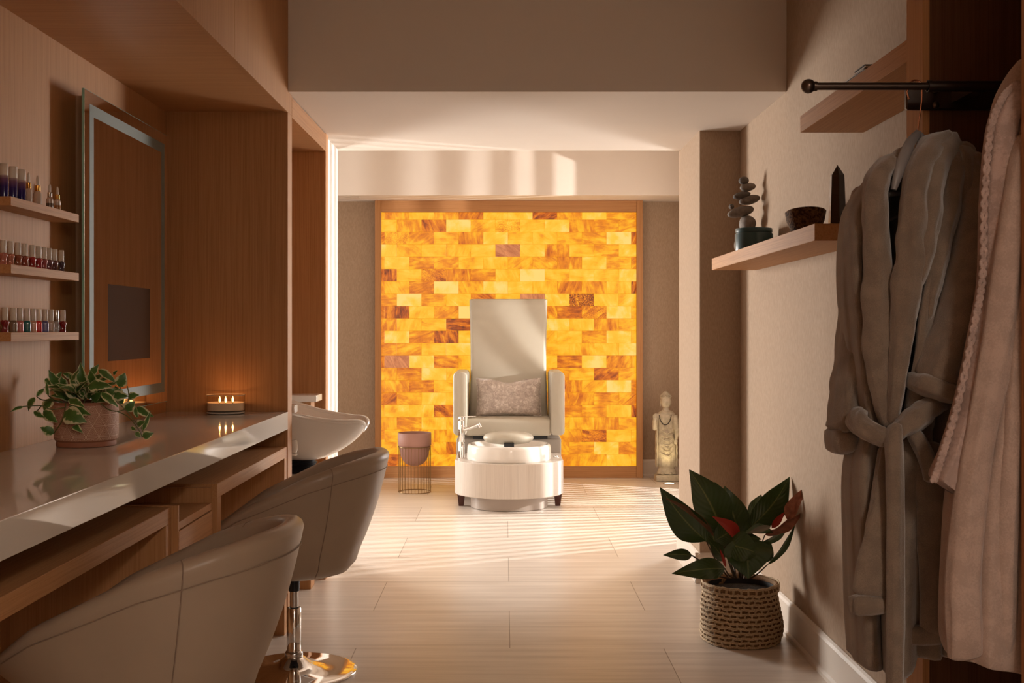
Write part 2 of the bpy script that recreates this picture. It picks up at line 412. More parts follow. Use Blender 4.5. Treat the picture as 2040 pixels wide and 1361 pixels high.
mids = [(6.5, (.50, .17, .12), 'peach pink'), (21, (.44, .16, .10), 'peach'), (36, (.27, .075, .035), 'rust brown'), (49, (.25, .045, .025), 'brick red'), (64, (.30, .012, .015), 'deep crimson'), (77, (.36, .02, .03), 'crimson'), (87.6, (.27, .06, .06), 'rose mauve'), (98, (.13, .04, .045), 'plum brown'), (108.6, (.12, .035, .035), 'dark mauve'), (122, (.055, .03, .05), 'dark violet')]
for px, c, nm in mids:
    polish(px, 1.448, c, nm + ' nail polish in a twisted bottle on the middle shelf', True, 'nail polish bottles on the middle shelf')
lows = [(10, (.20, .01, .015), 'dark red', True), (27, (.20, .12, .07), 'bronze taupe', False), (39.7, (.48, .14, .12), 'rose pink', False), (54, (.02, .13, .12), 'teal green', False), (66, (.62, .32, .22), 'pale peach', False), (77, (.62, .035, .03), 'bright red', False), (90, (.14, .14, .30), 'periwinkle blue', False), (101.5, (.46, .33, .25), 'beige', False), (125, (.20, .006, .01), 'burgundy', True)]
for px, c, nm, tw in lows:
    polish(px, 1.263, c, nm + ' nail polish bottle on the lowest left shelf', tw, 'nail polish bottles on the lowest shelf')
polish(112, 1.263, (.55, .5, .46), 'clear polish bottle with silver cap at the back of the lowest shelf', True, 'nail polish bottles on the lowest shelf', X=-1.398)

# mirror
MIRR = plain('mirror_silver', (.86, .80, .74), .03, metal=1)
GREEN = plain('glass_edge', (.24, .50, .42), .15, spec=.8, coat=.5)
FROST = plain('frosted_strip', (.17, .185, .16), .5, spec=.25)
SCREEN = plain('dark_screen', (.045, .026, .018), .12, spec=.25)
mi = thing('wall_mirror', 'tall backlit mirror with frosted border on the oak wall over the counter', 'mirror', (XL, 3.7, .984))
gx = -1.347-XL; gw, gh = .91, 1.061
MB().box(0.001, gx-.008, .12, gw-.12, .03, gh-.0005).build('back_box', wood('mirror_box', 'Z', (.34, .22, .14), (.42, .28, .18)), mi, smooth=False)
MB().box(gx-.008, gx, 0, gw, 0, gh, .0005, 1).build('glass_pane', GREEN, mi)
MB().box(gx, gx+.0006, .002, gw-.002, .002, gh-.002).build('mirror_surface', MIRR, mi, smooth=False)
def ringbox(m, x0, x1, a, b_, y0, y1, z0, z1, w):
    m.box(x0, x1, y0, y1, z0, z0+w); m.box(x0, x1, y0, y1, z1-w, z1)
    m.box(x0, x1, y0, y0+w, z0+w, z1-w); m.box(x0, x1, y1-w, y1, z0+w, z1-w)
m = MB(); ringbox(m, gx+.0006, gx+.0012, 0, 0, .046, gw-.04, .040, gh-.041, .038); m.build('frosted_border', FROST, mi, smooth=False)
MB().box(gx+.0006, gx+.0012, .222, .682, 1.163-.984, 1.425-.984).build('screen', SCREEN, mi, smooth=False)
# switch plate at the wall corner
tag(MB().box(XL, XL+.010, 4.755, 4.83, 1.005, 1.12, .002, 2).build('switch_plate', plain('plate', (.55, .33, .24), .4)), 'slim switch plate on the left wall where it meets the oak panel', 'switch plate')

# candle
WAX = plain('candle_wax', (.80, .62, .45), .45, sss=.2)
CGL, nt, b = newmat('thin_glass')
tr = N(nt, 'ShaderNodeBsdfTransparent'); tr.inputs[0].default_value = (.96, .95, .93, 1)
gl = N(nt, 'ShaderNodeBsdfGlossy'); gl.inputs['Roughness'].default_value = .03
lw = N(nt, 'ShaderNodeLayerWeight', Blend=.07); ms = N(nt, 'ShaderNodeMixShader')
gm = N(nt, 'ShaderNodeMath', operation='MULTIPLY'); gm.inputs[1].default_value = .4; nt.links.new(lw.outputs['Fresnel'], gm.inputs[0]); nt.links.new(gm.outputs[0], ms.inputs[0]); nt.links.new(tr.outputs[0], ms.inputs[1]); nt.links.new(gl.outputs[0], ms.inputs[2])
nt.links.new(ms.outputs[0], nt.nodes['Material Output'].inputs['Surface'])
cn = thing('candle', 'lit three wick candle in a clear glass bowl on the counter', 'candle', (-1.143, 4.735, CTZ))
MB().lathe([(.068, 0), (.0775, .003), (.0785, .012), (.0785, .0765), (.0755, .0765), (.0755, .013), (.066, .010)], n=64).build('glass_cup', CGL, cn, ang=60)
MB().lathe([(.060, .0115), (.0748, .0145), (.0748, .046), (.070, .0415), (.03, .0385)], n=48).build('wax', WAX, cn, ang=60)
MB().tube([(.0772*math.cos(2*PI*k/64), .0772*math.sin(2*PI*k/64), .0768) for k in range(65)], .0013, 8).lathe([(.067, .0005), (.0765, .003), (.0765, .009), (.066, .010)], n=64).build('glass_rim', plain('glass_rim', (.55, .50, .44), .1, spec=.8), cn)
FL, nt, b = newmat('flame'); b.inputs['Base Color'].default_value = (0, 0, 0, 1); b.inputs['Alpha'].default_value = .35
mp = coords(nt); sep = N(nt, 'ShaderNodeSeparateXYZ'); nt.links.new(mp.outputs[0], sep.inputs[0])
b.inputs['Emission Color'].default_value = (1, .50, .13, 1); b.inputs['Emission Strength'].default_value = 13
for i, (dx, dy) in enumerate(((-.022, -.01), (.006, -.025), (.026, .012))):
    wk = MB().tube([(dx, dy, .037), (dx, dy, .047)], .0012, 8).build('wick', BLACK, cn)
    MB().lathe([(.0005, .045), (.0034, .049), (.0048, .055), (.0038, .062), (.0016, .069), (.0003, .074)], (dx, dy, 0), n=16).build('flame', FL, wk)
    l = bpy.data.lights.new('candle_light', 'POINT'); l.energy = .11; l.color = (1, .47, .17); l.shadow_soft_size = .0015
    lo = bpy.data.objects.new('candle_light', l); COL.objects.link(lo); lo.location = (-1.143+dx, 4.735+dy, CTZ+.0585)

# ================================================================== SALT WALL
sw = thing('salt_brick_wall', 'large glowing amber salt brick panel in an oak frame on the far wall', 'light panel', (0, 9.88, 0))
q = 9.885/FPX
def fx(px): return (px-VX)*q
def fz(py): return CAMH-(py-VY)*q
xo0, xo1, xi0, xi1 = fx(747), fx(1280.5), fx(759), fx(1268.5)
zo1, zi1, zi0 = 2.377, fz(422.5), fz(929.5)
MB().box(xo0, xi0, 0, .088, 0, zo1, .001, 1).build('frame_stile', WZ, sw)
MB().box(xi1, xo1, 0, .088, 0, zo1, .001, 1).build('frame_stile', WZ, sw)
MB().box(xi0, xi1, .004, .088, zi1, zo1, .001, 1).build('frame_rail', WX, sw)
MB().box(xi0, xi1, .004, .088, 0, zi0, .001, 1).build('frame_rail', WX, sw)
rows = ['553573285256','3571443255 5'.replace(' ',''),'745462334517','2434 2p26352'.replace(' ',''),'525533456246','83665303232','44604123 6538'.replace(' ',''),'50536 3p37 33'.replace(' ',''),'783504467614','63384442354','626834443524','65323444431','8p1634337 16'.replace(' ',''),'46244445474','556444446416','64234446556','533744456538','46334444454','544465445734','44464444525','565444455434']
SALT, nt, b = newmat('backlit_salt'); L = nt.links
uvn = N(nt, 'ShaderNodeUVMap'); uvn.uv_map = 'UVMap'
att = N(nt, 'ShaderNodeAttribute', attribute_name='tone'); att2 = N(nt, 'ShaderNodeAttribute', attribute_name='kindv')
mpa = N(nt, 'ShaderNodeMapping'); mpa.inputs['Scale'].default_value = (6, 26, 1); L.new(uvn.outputs[0], mpa.inputs[0])
mpb = N(nt, 'ShaderNodeMapping'); mpb.inputs['Scale'].default_value = (9, 9, 1); L.new(uvn.outputs[0], mpb.inputs[0])
na = N(nt, 'ShaderNodeTexNoise', Scale=1.0, Detail=7.0, Roughness=.66, Distortion=.7); L.new(mpa.outputs[0], na.inputs['Vector'])
nb = N(nt, 'ShaderNodeTexNoise', Scale=1.0, Detail=4.0); L.new(mpb.outputs[0], nb.inputs['Vector'])
mpc = N(nt, 'ShaderNodeMapping'); mpc.inputs['Scale'].default_value = (110, 110, 1); L.new(uvn.outputs[0], mpc.inputs[0])
nc = N(nt, 'ShaderNodeTexNoise', Scale=1.0, Detail=4.0, Roughness=.7); L.new(mpc.outputs[0], nc.inputs['Vector'])
def mth(op, a, b_=None, c_=None, clamp=False):
    n = nt.nodes.new('ShaderNodeMath'); n.operation = op; n.use_clamp = clamp
    for i, v in enumerate((a, b_, c_)):
        if v is None: continue
        if isinstance(v, (int, float)): n.inputs[i].default_value = v
        else: L.new(v, n.inputs[i])
    return n.outputs[0]
veins = mth('MULTIPLY', mth('SUBTRACT', na.outputs['Fac'], .5), 1.75)
cloud = mth('MULTIPLY', mth('SUBTRACT', nb.outputs['Fac'], .5), .85)
spk = mth('MULTIPLY', mth('SUBTRACT', nc.outputs['Fac'], .47), mth('MULTIPLY', att2.outputs['Fac'], 3.2))
vamp = mth('MULTIPLY_ADD', att.outputs['Fac'], 1.1, .04)
tot = mth('ADD', mth('ADD', att.outputs['Fac'], mth('MULTIPLY', veins, vamp)), mth('ADD', cloud, spk), clamp=True)
r = ramp(nt, [(0, (1.0, .67, .17)), (.15, (1.0, .57, .045)), (.34, (1.0, .46, .010)), (.52, (.84, .25, .005)), (.72, (.60, .12, .006)), (.87, (.30, .045, .006)), (1, (.10, .015, .006))])
L.new(tot, r.inputs[0])
pk = N(nt, 'ShaderNodeAttribute', attribute_name='pinkv')
pinkr = ramp(nt, [(.3, (.80, .30, .11)), (.7, (.38, .09, .035))]); L.new(na.outputs['Fac'], pinkr.inputs[0])
mx = N(nt, 'ShaderNodeMix', data_type='RGBA'); L.new(pk.outputs['Fac'], mx.inputs[0]); L.new(r.outputs[0], mx.inputs[6]); L.new(pinkr.outputs[0], mx.inputs[7])
L.new(mx.outputs[2], b.inputs['Emission Color']); b.inputs['Emission Strength'].default_value = .97
b.inputs['Base Color'].default_value = (.05, .02, .005, 1); b.inputs['Roughness'].default_value = .4
V, F, UV, TN, PK, KD = [], [], [], [], [], []
q2 = 9.93/FPX
def bx_(px): return (px-VX)*q2
def bz_(py): return CAMH-(py-VY)*q2
y = 421.0; ys = [421.0, 437.8]
while len(ys) < 22: ys.append(437.8 + (len(ys)-1)*24.6)
ys[-1] = 931
rs = random.Random(3)
for ri, row in enumerate(rows):
    j0 = 766.3 if ri % 2 == 0 else 790.6
    xs = [757.5] + [j0+49.1*i for i in range(12)]
    xs = [x for x in xs if x < 1262] + [1270]
    for ci in range(len(xs)-1):
        ch = row[ci] if ci < len(row) else '4'
        tone = {'p': .5}.get(ch, None)
        if tone is None: tone = int(ch)/10.0
        tone = tone*.98 - .02 + rs.uniform(-.03, .03)
        x0, x1 = bx_(xs[ci])+.0007, bx_(xs[ci+1])-.0007; z0, z1 = bz_(ys[ri+1])+.0007, bz_(ys[ri])-.0007
        yf = 9.925-9.88+rs.uniform(-.002, .002)
        a = rs.choice([0, 0, .2, -.3, .6, -.6, 1.1, 1.4, 1.6, -1.2]); ou, ov = rs.uniform(0, 50), rs.uniform(0, 50)
        ca, sa = math.cos(a), math.sin(a)
        b0 = len(V); bv = .0015
        P = [(x0, yf+bv, z0), (x1, yf+bv, z0), (x1, yf+bv, z1), (x0, yf+bv, z1), (x0+bv, yf, z0+bv), (x1-bv, yf, z0+bv), (x1-bv, yf, z1-bv), (x0+bv, yf, z1-bv)]
        V += P; fs = [(4, 5, 6, 7), (0, 1, 5, 4), (1, 2, 6, 5), (2, 3, 7, 6), (3, 0, 4, 7)]
        for f in fs:
            F.append([b0+i for i in f]); UV.append([((P[i][0]-x0)*ca-(P[i][2]-z0)*sa+ou, (P[i][0]-x0)*sa+(P[i][2]-z0)*ca+ov) for i in f])
            TN.append(tone); PK.append(1.0 if ch == 'p' else 0.0); KD.append(1.0 if (ri, ci) in ((7, 8),) else (.35 if (ri, ci) in ((2, 1), (1, 5), (18, 9), (5, 2), (8, 9)) else .04))
me = bpy.data.meshes.new('salt_bricks'); me.from_pydata(V, [], F); me.materials.append(SALT)
ul = me.uv_layers.new(name='UVMap'); k = 0
for u in UV:
    for c in u: ul.data[k].uv = c; k += 1
for nm, arr in (('tone', TN), ('pinkv', PK), ('kindv', KD)):
    at = me.attributes.new(nm, 'FLOAT', 'FACE'); at.data.foreach_set('value', arr)
so = bpy.data.objects.new('salt_bricks', me); COL.objects.link(so); so.parent = sw
MB().box(xi0, xi1, .05, .07, zi0, zi1).build('backing_panel', plain('lit_backing', (.2, .07, .01), .6, emit=(.8, .3, .02), estr=.8), sw, smooth=False)

# ================================================================== more helpers
def at(m, o):
    """move the collected vertices so that they are local to the empty o"""
    l = o.location
    m.v = [(x-l[0], y-l[1], z-l[2]) for x, y, z in m.v]; return m
def rrect(cx, cy, hx, hy, z, r=.02, n=6, ysh=0):
    P = []
    r = min(r, hx*.98, hy*.98)
    for qx, qy, a0 in ((1, 1, 0), (-1, 1, 90), (-1, -1, 180), (1, -1, 270)):
        for k in range(n+1):
            a = math.radians(a0+90*k/n)
            P.append((cx+qx*(hx-r)+r*math.cos(a), cy+qy*(hy-r)+r*math.sin(a), z))
    return P
def cr(pts, n=8):
    """Catmull-Rom through points (tuples of any length)"""
    out = []; P = [tuple(p) for p in pts]
    for i in range(len(P)-1):
        p0, p1, p2, p3 = P[max(i-1, 0)], P[i], P[i+1], P[min(i+2, len(P)-1)]
        for k in range(n):
            t = k/n
            out.append(tuple(.5*((2*b)+(-a+c)*t+(2*a-5*b+4*c-d_)*t*t+(-a+3*b-3*c+d_)*t**3) for a, b, c, d_ in zip(p0, p1, p2, p3)))
    out.append(P[-1]); return out
def interp(tab, x):
    if x <= tab[0][0]: return tab[0][1] if len(tab[0]) == 2 else tab[0][1:]
    for a, b in zip(tab, tab[1:]):
        if x <= b[0]:
            t = (x-a[0])/(b[0]-a[0])
            v = [p+(q_-p)*t for p, q_ in zip(a[1:], b[1:])]
            return v[0] if len(v) == 1 else v
    return tab[-1][1] if len(tab[-1]) == 2 else tab[-1][1:]

# ================================================================== SWIVEL TUB CHAIRS
def tub_chair(label, loc, rz):
    t = thing('swivel_chair', label, 'chair', loc, rz, 'taupe swivel tub chairs at the counter')
    n = 96
    rimz = [(-.34, .520), (-.30, .535), (-.16, .632), (.08, .742), (.22, .786), (.33, .812), (.37, .816)]
    def plan(c, s, f):       # rim plan for direction, f scales between base and rim
        # squarer at the sides, open round at the back
        e = .86
        x = math.copysign(abs(c)**e, c); y = math.copysign(abs(s)**e, s)
        return x, y
    cols_out, cols_in = [], []
    rings = []
    prof_out = [(.10, .362, 0), (.62, .366, 0), (.82, .382, 0), (.94, .415, 0), (1.0, .46, 0)]
    grid = []
    for k in range(n):
        ph = 2*PI*k/n; c, s = math.cos(ph), math.sin(ph)
        px_, py_ = plan(c, s, 1)
        RBx = .245 if c > 0 else .262; RBy = .232
        RTx = .352 if c > 0 else .335; RTy = .298
        zr = interp(rimz, px_*RTx)
        col = []
        for f, z, _ in prof_out: col.append((px_*RBx*f, py_*RBy*f, z))
        for tt in (.15, .3, .45, .6, .75, .88, .96):
            z = .46+(zr-.012-.46)*tt; f = tt**.92
            bul = .008*math.sin(PI*tt)
            col.append((px_*(RBx+(RTx-RBx)*f+bul), py_*(RBy+(RTy-RBy)*f+bul), z))
        th = .052
        for a in range(0, 181, 30):
            ar = math.radians(a)
            rr = math.cos(ar)*th/2-th/2
            col.append((px_*(RTx+rr), py_*(RTy+rr), zr-.012+math.sin(ar)*.022))
        for tt in (.93, .8, .6, .4, .2, 0):
            z = .45+(zr-.012-.45)*tt; f = tt
            col.append((px_*(RBx-.03+(RTx-th-RBx+.03)*f), py_*(RBy-.03+(RTy-th-RBy+.03)*f), z))
        grid.append(col)
    m = MB(); L_ = len(grid[0])
    V = [p for c_ in grid for p in c_]; F = []
    for k in range(n):
        for j in range(L_-1):
            a = k*L_+j; b_ = ((k+1) % n)*L_+j
            F.append([a, b_, b_+1, a+1])
    F.append([k*L_ for k in range(n)][::-1]); F.append([k*L_+L_-1 for k in range(n)])
    m.add(V, F); m.build('tub_shell', LEATHER, t, ang=80)
    # seat cushion
    R = []
    for z, g in ((.44, .93), (.452, .985), (.475, 1.0), (.497, .985), (.508, .94), (.512, .8), (.514, .4)):
        R.append([(math.copysign(abs(math.cos(2*PI*k/64))**.8, math.cos(2*PI*k/64))*.238*g-.01, math.copysign(abs(math.sin(2*PI*k/64))**.8, math.sin(2*PI*k/64))*.215*g, z) for k in range(64)])
    MB().loft(R).build('seat_cushion', LEATHER, t)
    # seams: two upright seams and the double seam below the rim
    m = MB()
    for k0 in (17, 79):
        m.tube([(p[0]*1.004, p[1]*1.004, p[2]) for p in grid[k0][2:18]], .0016, 6)
    for k_ in range(0, n, 2):
        pass
    m.tube([(grid[k_ % n][10][0]*1.006, grid[k_ % n][10][1]*1.006, grid[k_ % n][10][2]) for k_ in range(-36, 37)], .0014, 6)
    m.build('seam', SEAMM, t)
    MB().lathe([(.020, .30), (.022, .355), (.09, .36), (.09, .364)], n=32).build('seat_mount', BLACK, t, ang=50)
    MB().lathe([(.0155, .22), (.0155, .35)], n=32).build('gas_lift', BRUSHED, t)
    MB().lathe([(.0245, .075), (.0262, .078), (.0262, .236), (.0235, .239), (.0235, .232), (.016, .232)], n=40).build('column', CHROME, t, ang=50)
    MB().lathe([(.030, .052), (.033, .055), (.033, .070), (.030, .076), (.026, .078)], n=40).build('collar', BRUSHED, t, ang=50)
    MB().lathe([(.232, 0), (.234, .003), (.232, .008), (.215, .011), (.17, .0135), (.12, .018), (.085, .025), (.060, .036), (.044, .050), (.035, .056), (.02, .057)], n=80).build('base', CHROME, t, ang=60)
    return t
tub_chair('taupe leather swivel tub chair by the far kneehole, its chrome base in view', (-.782, 4.29, 0), math.radians(2))
tub_chair('nearest taupe leather swivel tub chair, cut by the bottom of the photo', (-.828, 2.70, 0), math.radians(-4))

# ================================================================== WASH BASIN IN THE NICHE
wb = thing('shampoo_basin', 'white ceramic hair wash basin sticking out of the oak niche', 'wash basin', (-.9, 5.25, 0))
m = MB(); n = 80; R = []
def rimpt(u):
    th = 2*PI*u; c, s = math.cos(th), math.sin(th)
    X = -.92+(.325 if c > 0 else .40)*math.copysign(abs(c)**.8, c)
    hw = interp([(-1.4, .20), (-1.2, .232), (-.95, .228), (-.75, .19), (-.65, .155), (-.59, .12)], X)
    Yv = hw*math.copysign(min(1, abs(s)**.55), s)
    z = interp([(-1.35, 1.0), (-1.2, .975), (-1.0, .925), (-.90, .893), (-.80, .873), (-.7, .862), (-.6, .868)], X)
    if c > .75: z -= .055*math.exp(-(Yv/.07)**2)
    if c > .75: X -= .05*math.exp(-(Yv/.08)**2)
    return X, Yv, z
for t_ in (0, .04, .12, .25, .4, .55, .7, .82, .91, .97, 1.0):
    ring = []
    for k in range(n):
        X, Yv, z = rimpt(k/n)
        th = 2*PI*k/n
        bx0, by0 = -.925+.075*math.cos(th), .065*math.sin(th)
        s = t_**1.5*.55 + t_*.45
        zz = z+(.690-z)*(1-(1-t_)**1.35)
        ring.append((X+(bx0-X)*s, 5.25+Yv+(by0-Yv)*(t_**2.0*.7+t_*.3), zz))
    R.append(ring)
m.loft(R, True, False, True)
at(m, wb).build('bowl', CERAM, wb, ang=180, solid=.016, sub=1)
m = MB(); m.tube([(rimpt(k/n)[0], 5.25+rimpt(k/n)[1], rimpt(k/n)[2]) for k in range(n+1)], .0105, 10); at(m, wb).build('rim', CERAM, wb)
m = MB().lathe([(.072, .69), (.085, .683), (.078, .675), (.09, .668), (.08, .66), (.094, .652), (.084, .644), (.098, .634), (.09, .622)], (-.94, 5.25, 0), n=40); at(m, wb).build('neck_gasket', BLACK, wb, ang=60)
m = MB().box(XL+.01, -1.06, 5.0, 5.5, .0, .60, .01, 2).box(XL+.01, -.86, 5.02, 5.48, .60, .625, .004, 2); at(m, wb).build('pedestal', plain('grey_pedestal', (.50, .45, .40), .4), wb)
m = MB().tube(cr([(-.915, 5.02, .79), (-.913, 5.02, .76), (-.915, 5.02, .735)], 4), [.012, .0135, .014, .0145, .0145, .0145, .0135, .012, .010], 16).lathe([(.0125, .722), (.0150, .725), (.0150, .730), (.011, .733)], (-.915, 5.02, 0), n=24); at(m, wb).build('spray_head', CERAM, wb)
sl = thing('side_ledge', 'white ledge on a slim oak cupboard at the back of the wash niche', 'ledge', (-1.1, 5.7, 0))
m = MB().box(XL+.002, -.915, 5.62, 5.79, .917, .950, .004, 2); at(m, sl).build('ledge_top', CERAM, sl)
m = MB().box(XL+.002, -.947, 5.645, 5.755, 0, .917, .001, 1); at(m, sl).build('cupboard', WZ, sl)
tag(MB().box(XL+.002, -.897, 4.938, 5.005, .913, .946, .003, 2).build('side_ledge', CERAM), 'short white ledge end poking out right behind the oak partition', 'ledge')

# ================================================================== PEDICURE CHAIR
pc = thing('pedicure_chair', 'cream leather pedicure armchair with round white foot basin before the glowing wall', 'pedicure chair', (.033, 8.3, 0))
CX = .033; SATIN = plain('cream_seam', (.42, .36, .29), .5)
WASH = wood('whitewashed_veneer', 'Z', (.56, .49, .43), (.66, .59, .52), .32)
LEGM = plain('dark_walnut', (.075, .022, .013), .35)
def dshape(z, hw, yc, rb, yback, sh=0):
    P = []
    a0 = math.asin(min(1, .90))
    for k in range(41):
        a = -PI/2*.93+PI*.93*k/40
        P.append((CX+hw*math.sin(a)*1.012, yc-rb*math.cos(a), z))
    P.append((CX+hw, yc+.06, z)); P.append((CX+hw, yback, z)); P.append((CX-hw, yback, z)); P.append((CX-hw, yc+.06, z))
    return P
m = MB().loft([dshape(z, h, 8.31, h*.93, 8.9) for z, h in ((.100, .382), (.104, .386), (.335, .386), (.340, .382))]); at(m, pc).build('basin_cabinet', WASH, pc)
m = MB().lathe([(.27, 0), (.278, .004), (.278, .1), (.1, .1)], (CX, 8.315, 0), n=72); at(m, pc).build('plinth', plain('plinth_laminate', (.42, .35, .30), .35), pc, ang=50)
m = MB().lathe([(.15, .335), (.296, .338), (.303, .350), (.303, .37), (.300, .43), (.295, .446), (.284, .4525), (.272, .450), (.262, .438), (.235, .395), (.15, .372), (.02, .37)], (CX, 8.30, 0), n=96); at(m, pc).build('foot_basin', CERAM, pc, ang=70)
fr = MB()
R = []
for i in range(13):
    u = -1+2*i/12
    z = .497+.045*math.sin(PI/2*u)
    f = max(.02, math.cos(PI/2*u))**.55
    R.append([(CX+.180*f*math.cos(2*PI*k/48)-.005, 8.26+.125*f*math.sin(2*PI*k/48), z) for k in range(48)])
fr.loft(R); fo = at(fr, pc).build('footrest_pad', CREAM, pc, ang=180)
m = MB().box(-.004, .068, 8.118, 8.20, .445, .470, .003, 1).box(.004, .016, 8.112, 8.12, .45, .468).box(.048, .060, 8.112, 8.12, .45, .468); at(m, pc).build('footrest_bracket', BLACK, pc)
fc = MB().lathe([(.0225, .34), (.0225, .455), (.0215, .457), (.0215, .461), (.0225, .463), (.0225, .606), (.0215, .608), (.0215, .611), (.0225, .613), (.0225, .640), (.020, .643), (.005, .643)], (-.31, 8.355, 0), n=32); fco = at(fc, pc).build('faucet', CHROME, pc, ang=50)
m = MB().tube([(-.295, 8.35, .545), (-.24, 8.335, .565), (-.195, 8.322, .583)], [.0115, .0135, .0145], 20).tube([(-.20, 8.324, .580), (-.185, 8.32, .588), (-.172, 8.317, .565)], [.0145, .0150, .0125], 20); mo = at(m, pc); mo.build('spout', CHROME, fco)
fco.children[0].matrix_parent_inverse = Matrix.Identity(4)
m = MB().tube([(-.31, 8.355, .640), (-.24, 8.34, .643), (-.205, 8.335, .642)], [.004, .003, .0025], 10); at(m, pc).build('lever', CHROME, fco)
m = MB().lathe([(.022, .34), (.022, .344), (.012, .346), (.011, .353), (.004, .355)], (.375, 8.40, 0), n=28); at(m, pc).build('basin_knob', CHROME, pc, ang=40)
for sx in (-.345, .352):
    m = MB(); cx = CX+sx
    m.loft([rrect(cx+(.006 if sx < 0 else -.006)*0, 8.335, .018, .018, 0, .003, 2), rrect(cx, 8.335, .030, .028, .105, .003, 2)]); at(m, pc).build('leg', LEGM, pc)
GB = plain('grey_upholstery', (.38, .34, .30), .5)
m = MB().box(CX-.395, CX+.395, 8.70, 9.2, .05, .452, .015, 3); at(m, pc).build('chair_base', GB, pc)
m = MB().box(CX-.27, CX+.29, 8.66, 9.1, .45, .485); at(m, pc).build('seat_mechanism', BLACK, pc, smooth=False)
m = MB(); m.loft([rrect(CX-.005, 8.86, hx, hy, z, .035) for z, hx, hy in ((.480, .30, .27), (.485, .318, .285), (.50, .323, .29), (.575, .325, .292), (.595, .321, .288), (.606, .308, .275), (.611, .28, .25), (.613, .1, .1))]); at(m, pc).build('seat_cushion', CREAM, pc, ang=60)
for sx in (-1, 1):
    m = MB(); c0 = CX+sx*.362
    rg = []
    for yy, g in ((8.555, .72), (8.562, .90), (8.578, .98), (8.60, 1.0), (9.16, 1.0), (9.18, .9)):
        r_ = []
        for x, y, z in rrect(0, 0, .053, .235, 0, .032, 6):
            r_.append((c0+x*(1 if g == 1 else (.3+.7*g)), yy, .72+y*(.93+.07*g)))
        rg.append(r_)
    m.loft(rg); at(m, pc).build('armrest', CREAM, pc, ang=60)
# back: leaning slab
rg = []
for i in range(25):
    z = .56+(1.515-.56)*i/24; u = (z-.56)/.955
    hx = .306+.010*math.sin(PI*u)*(-1)+ (.002 if u < .3 else 0)+ .006*u; hy = .062
    if i == 24: hx -= .012; hy -= .012
    if i == 0: hx -= .01; hy -= .01
    yc = 9.02+.24*u+.03*math.sin(PI*u)
    if i == 23: z = 1.506
    ring = rrect(CX-.002, yc, hx, hy, z, .028, 6)
    # slightly crowned front
    ring = [(x, y-.018*(1-((x-CX)/hx)**2) if y < yc else y, zz) for x, y, zz in ring]
    rg.append(ring)
m = MB().loft(rg); at(m, pc).build('backrest', CREAM, pc, ang=60)
# lumbar pillow
vel, nt, b = newmat('crushed_velvet'); mp = coords(nt); L = nt.links
n1 = N(nt, 'ShaderNodeTexNoise', Scale=26.0, Detail=6.0, Roughness=.65, Distortion=1.6); L.new(mp.outputs[0], n1.inputs['Vector'])
r = ramp(nt, [(.30, (.34, .265, .235)), (.52, (.53, .45, .40)), (.70, (.80, .73, .68))]); L.new(n1.outputs['Fac'], r.inputs[0]); L.new(r.outputs[0], b.inputs['Base Color'])
b.inputs['Roughness'].default_value = .45; b.inputs['Sheen Weight'].default_value = .4
bp = N(nt, 'ShaderNodeBump', Strength=.5, Distance=.004); L.new(n1.outputs['Fac'], bp.inputs['Height']); L.new(bp.outputs[0], b.inputs['Normal'])
pl = thing('lumbar_pillow', 'crushed pinkish velvet pillow leaning on the pedicure chair back', 'pillow', (CX, 8.80, .612))
m = MB(); nu, nv = 36, 24; V, F = [], []
for side in (0, 1):
    for j in range(nv+1):
        for i in range(nu+1):
            u, v_ = -1+2*i/nu, -1+2*j/nv
            th = .062*(max(0, (1-u**4)*(1-v_**4)))**.5
            x = u*.248*(1-.045*(1-abs(u))*0-.05*v_*v_*0)*(1-.04*math.cos(PI/2*v_)*abs(u)**3); z = v_*.142*(1-.10*math.cos(PI/2*u)*abs(v_)**4)
            if v_ > 0: z -= .022*v_*math.exp(-(u/.35)**2)
            nz = noise.noise(Vector((u*3, v_*3, side*5)))*.008
            V.append((x, (th+nz)*(1 if side else -1)+.05*(v_+1)/2, .142+z))
for side in (0, 1):
    o_ = side*(nu+1)*(nv+1)
    for j in range(nv):
        for i in range(nu):
            a = o_+j*(nu+1)+i; F.append([a, a+1, a+nu+2, a+nu+1])
m.add(V, F); m.build('pillow_body', vel, pl, ang=180, merge=1e-4)
edge = []
for i in range(80):
    a = 2*PI*i/80; c, s = math.cos(a), math.sin(a); k_ = 1/max(abs(c), abs(s)); u, v_ = c*k_, s*k_
    x = u*.248*(1-.04*math.cos(PI/2*v_)*abs(u)**3); z = v_*.142*(1-.10*math.cos(PI/2*u)*abs(v_)**4)
    if v_ > 0: z -= .022*v_*math.exp(-(u/.35)**2)
    edge.append((x, .05*(v_+1)/2, .142+z+.003*math.sin(i*1.9)))
edge.append(edge[0]); MB().tube(edge, .004, 8).build('piping', vel, pl)

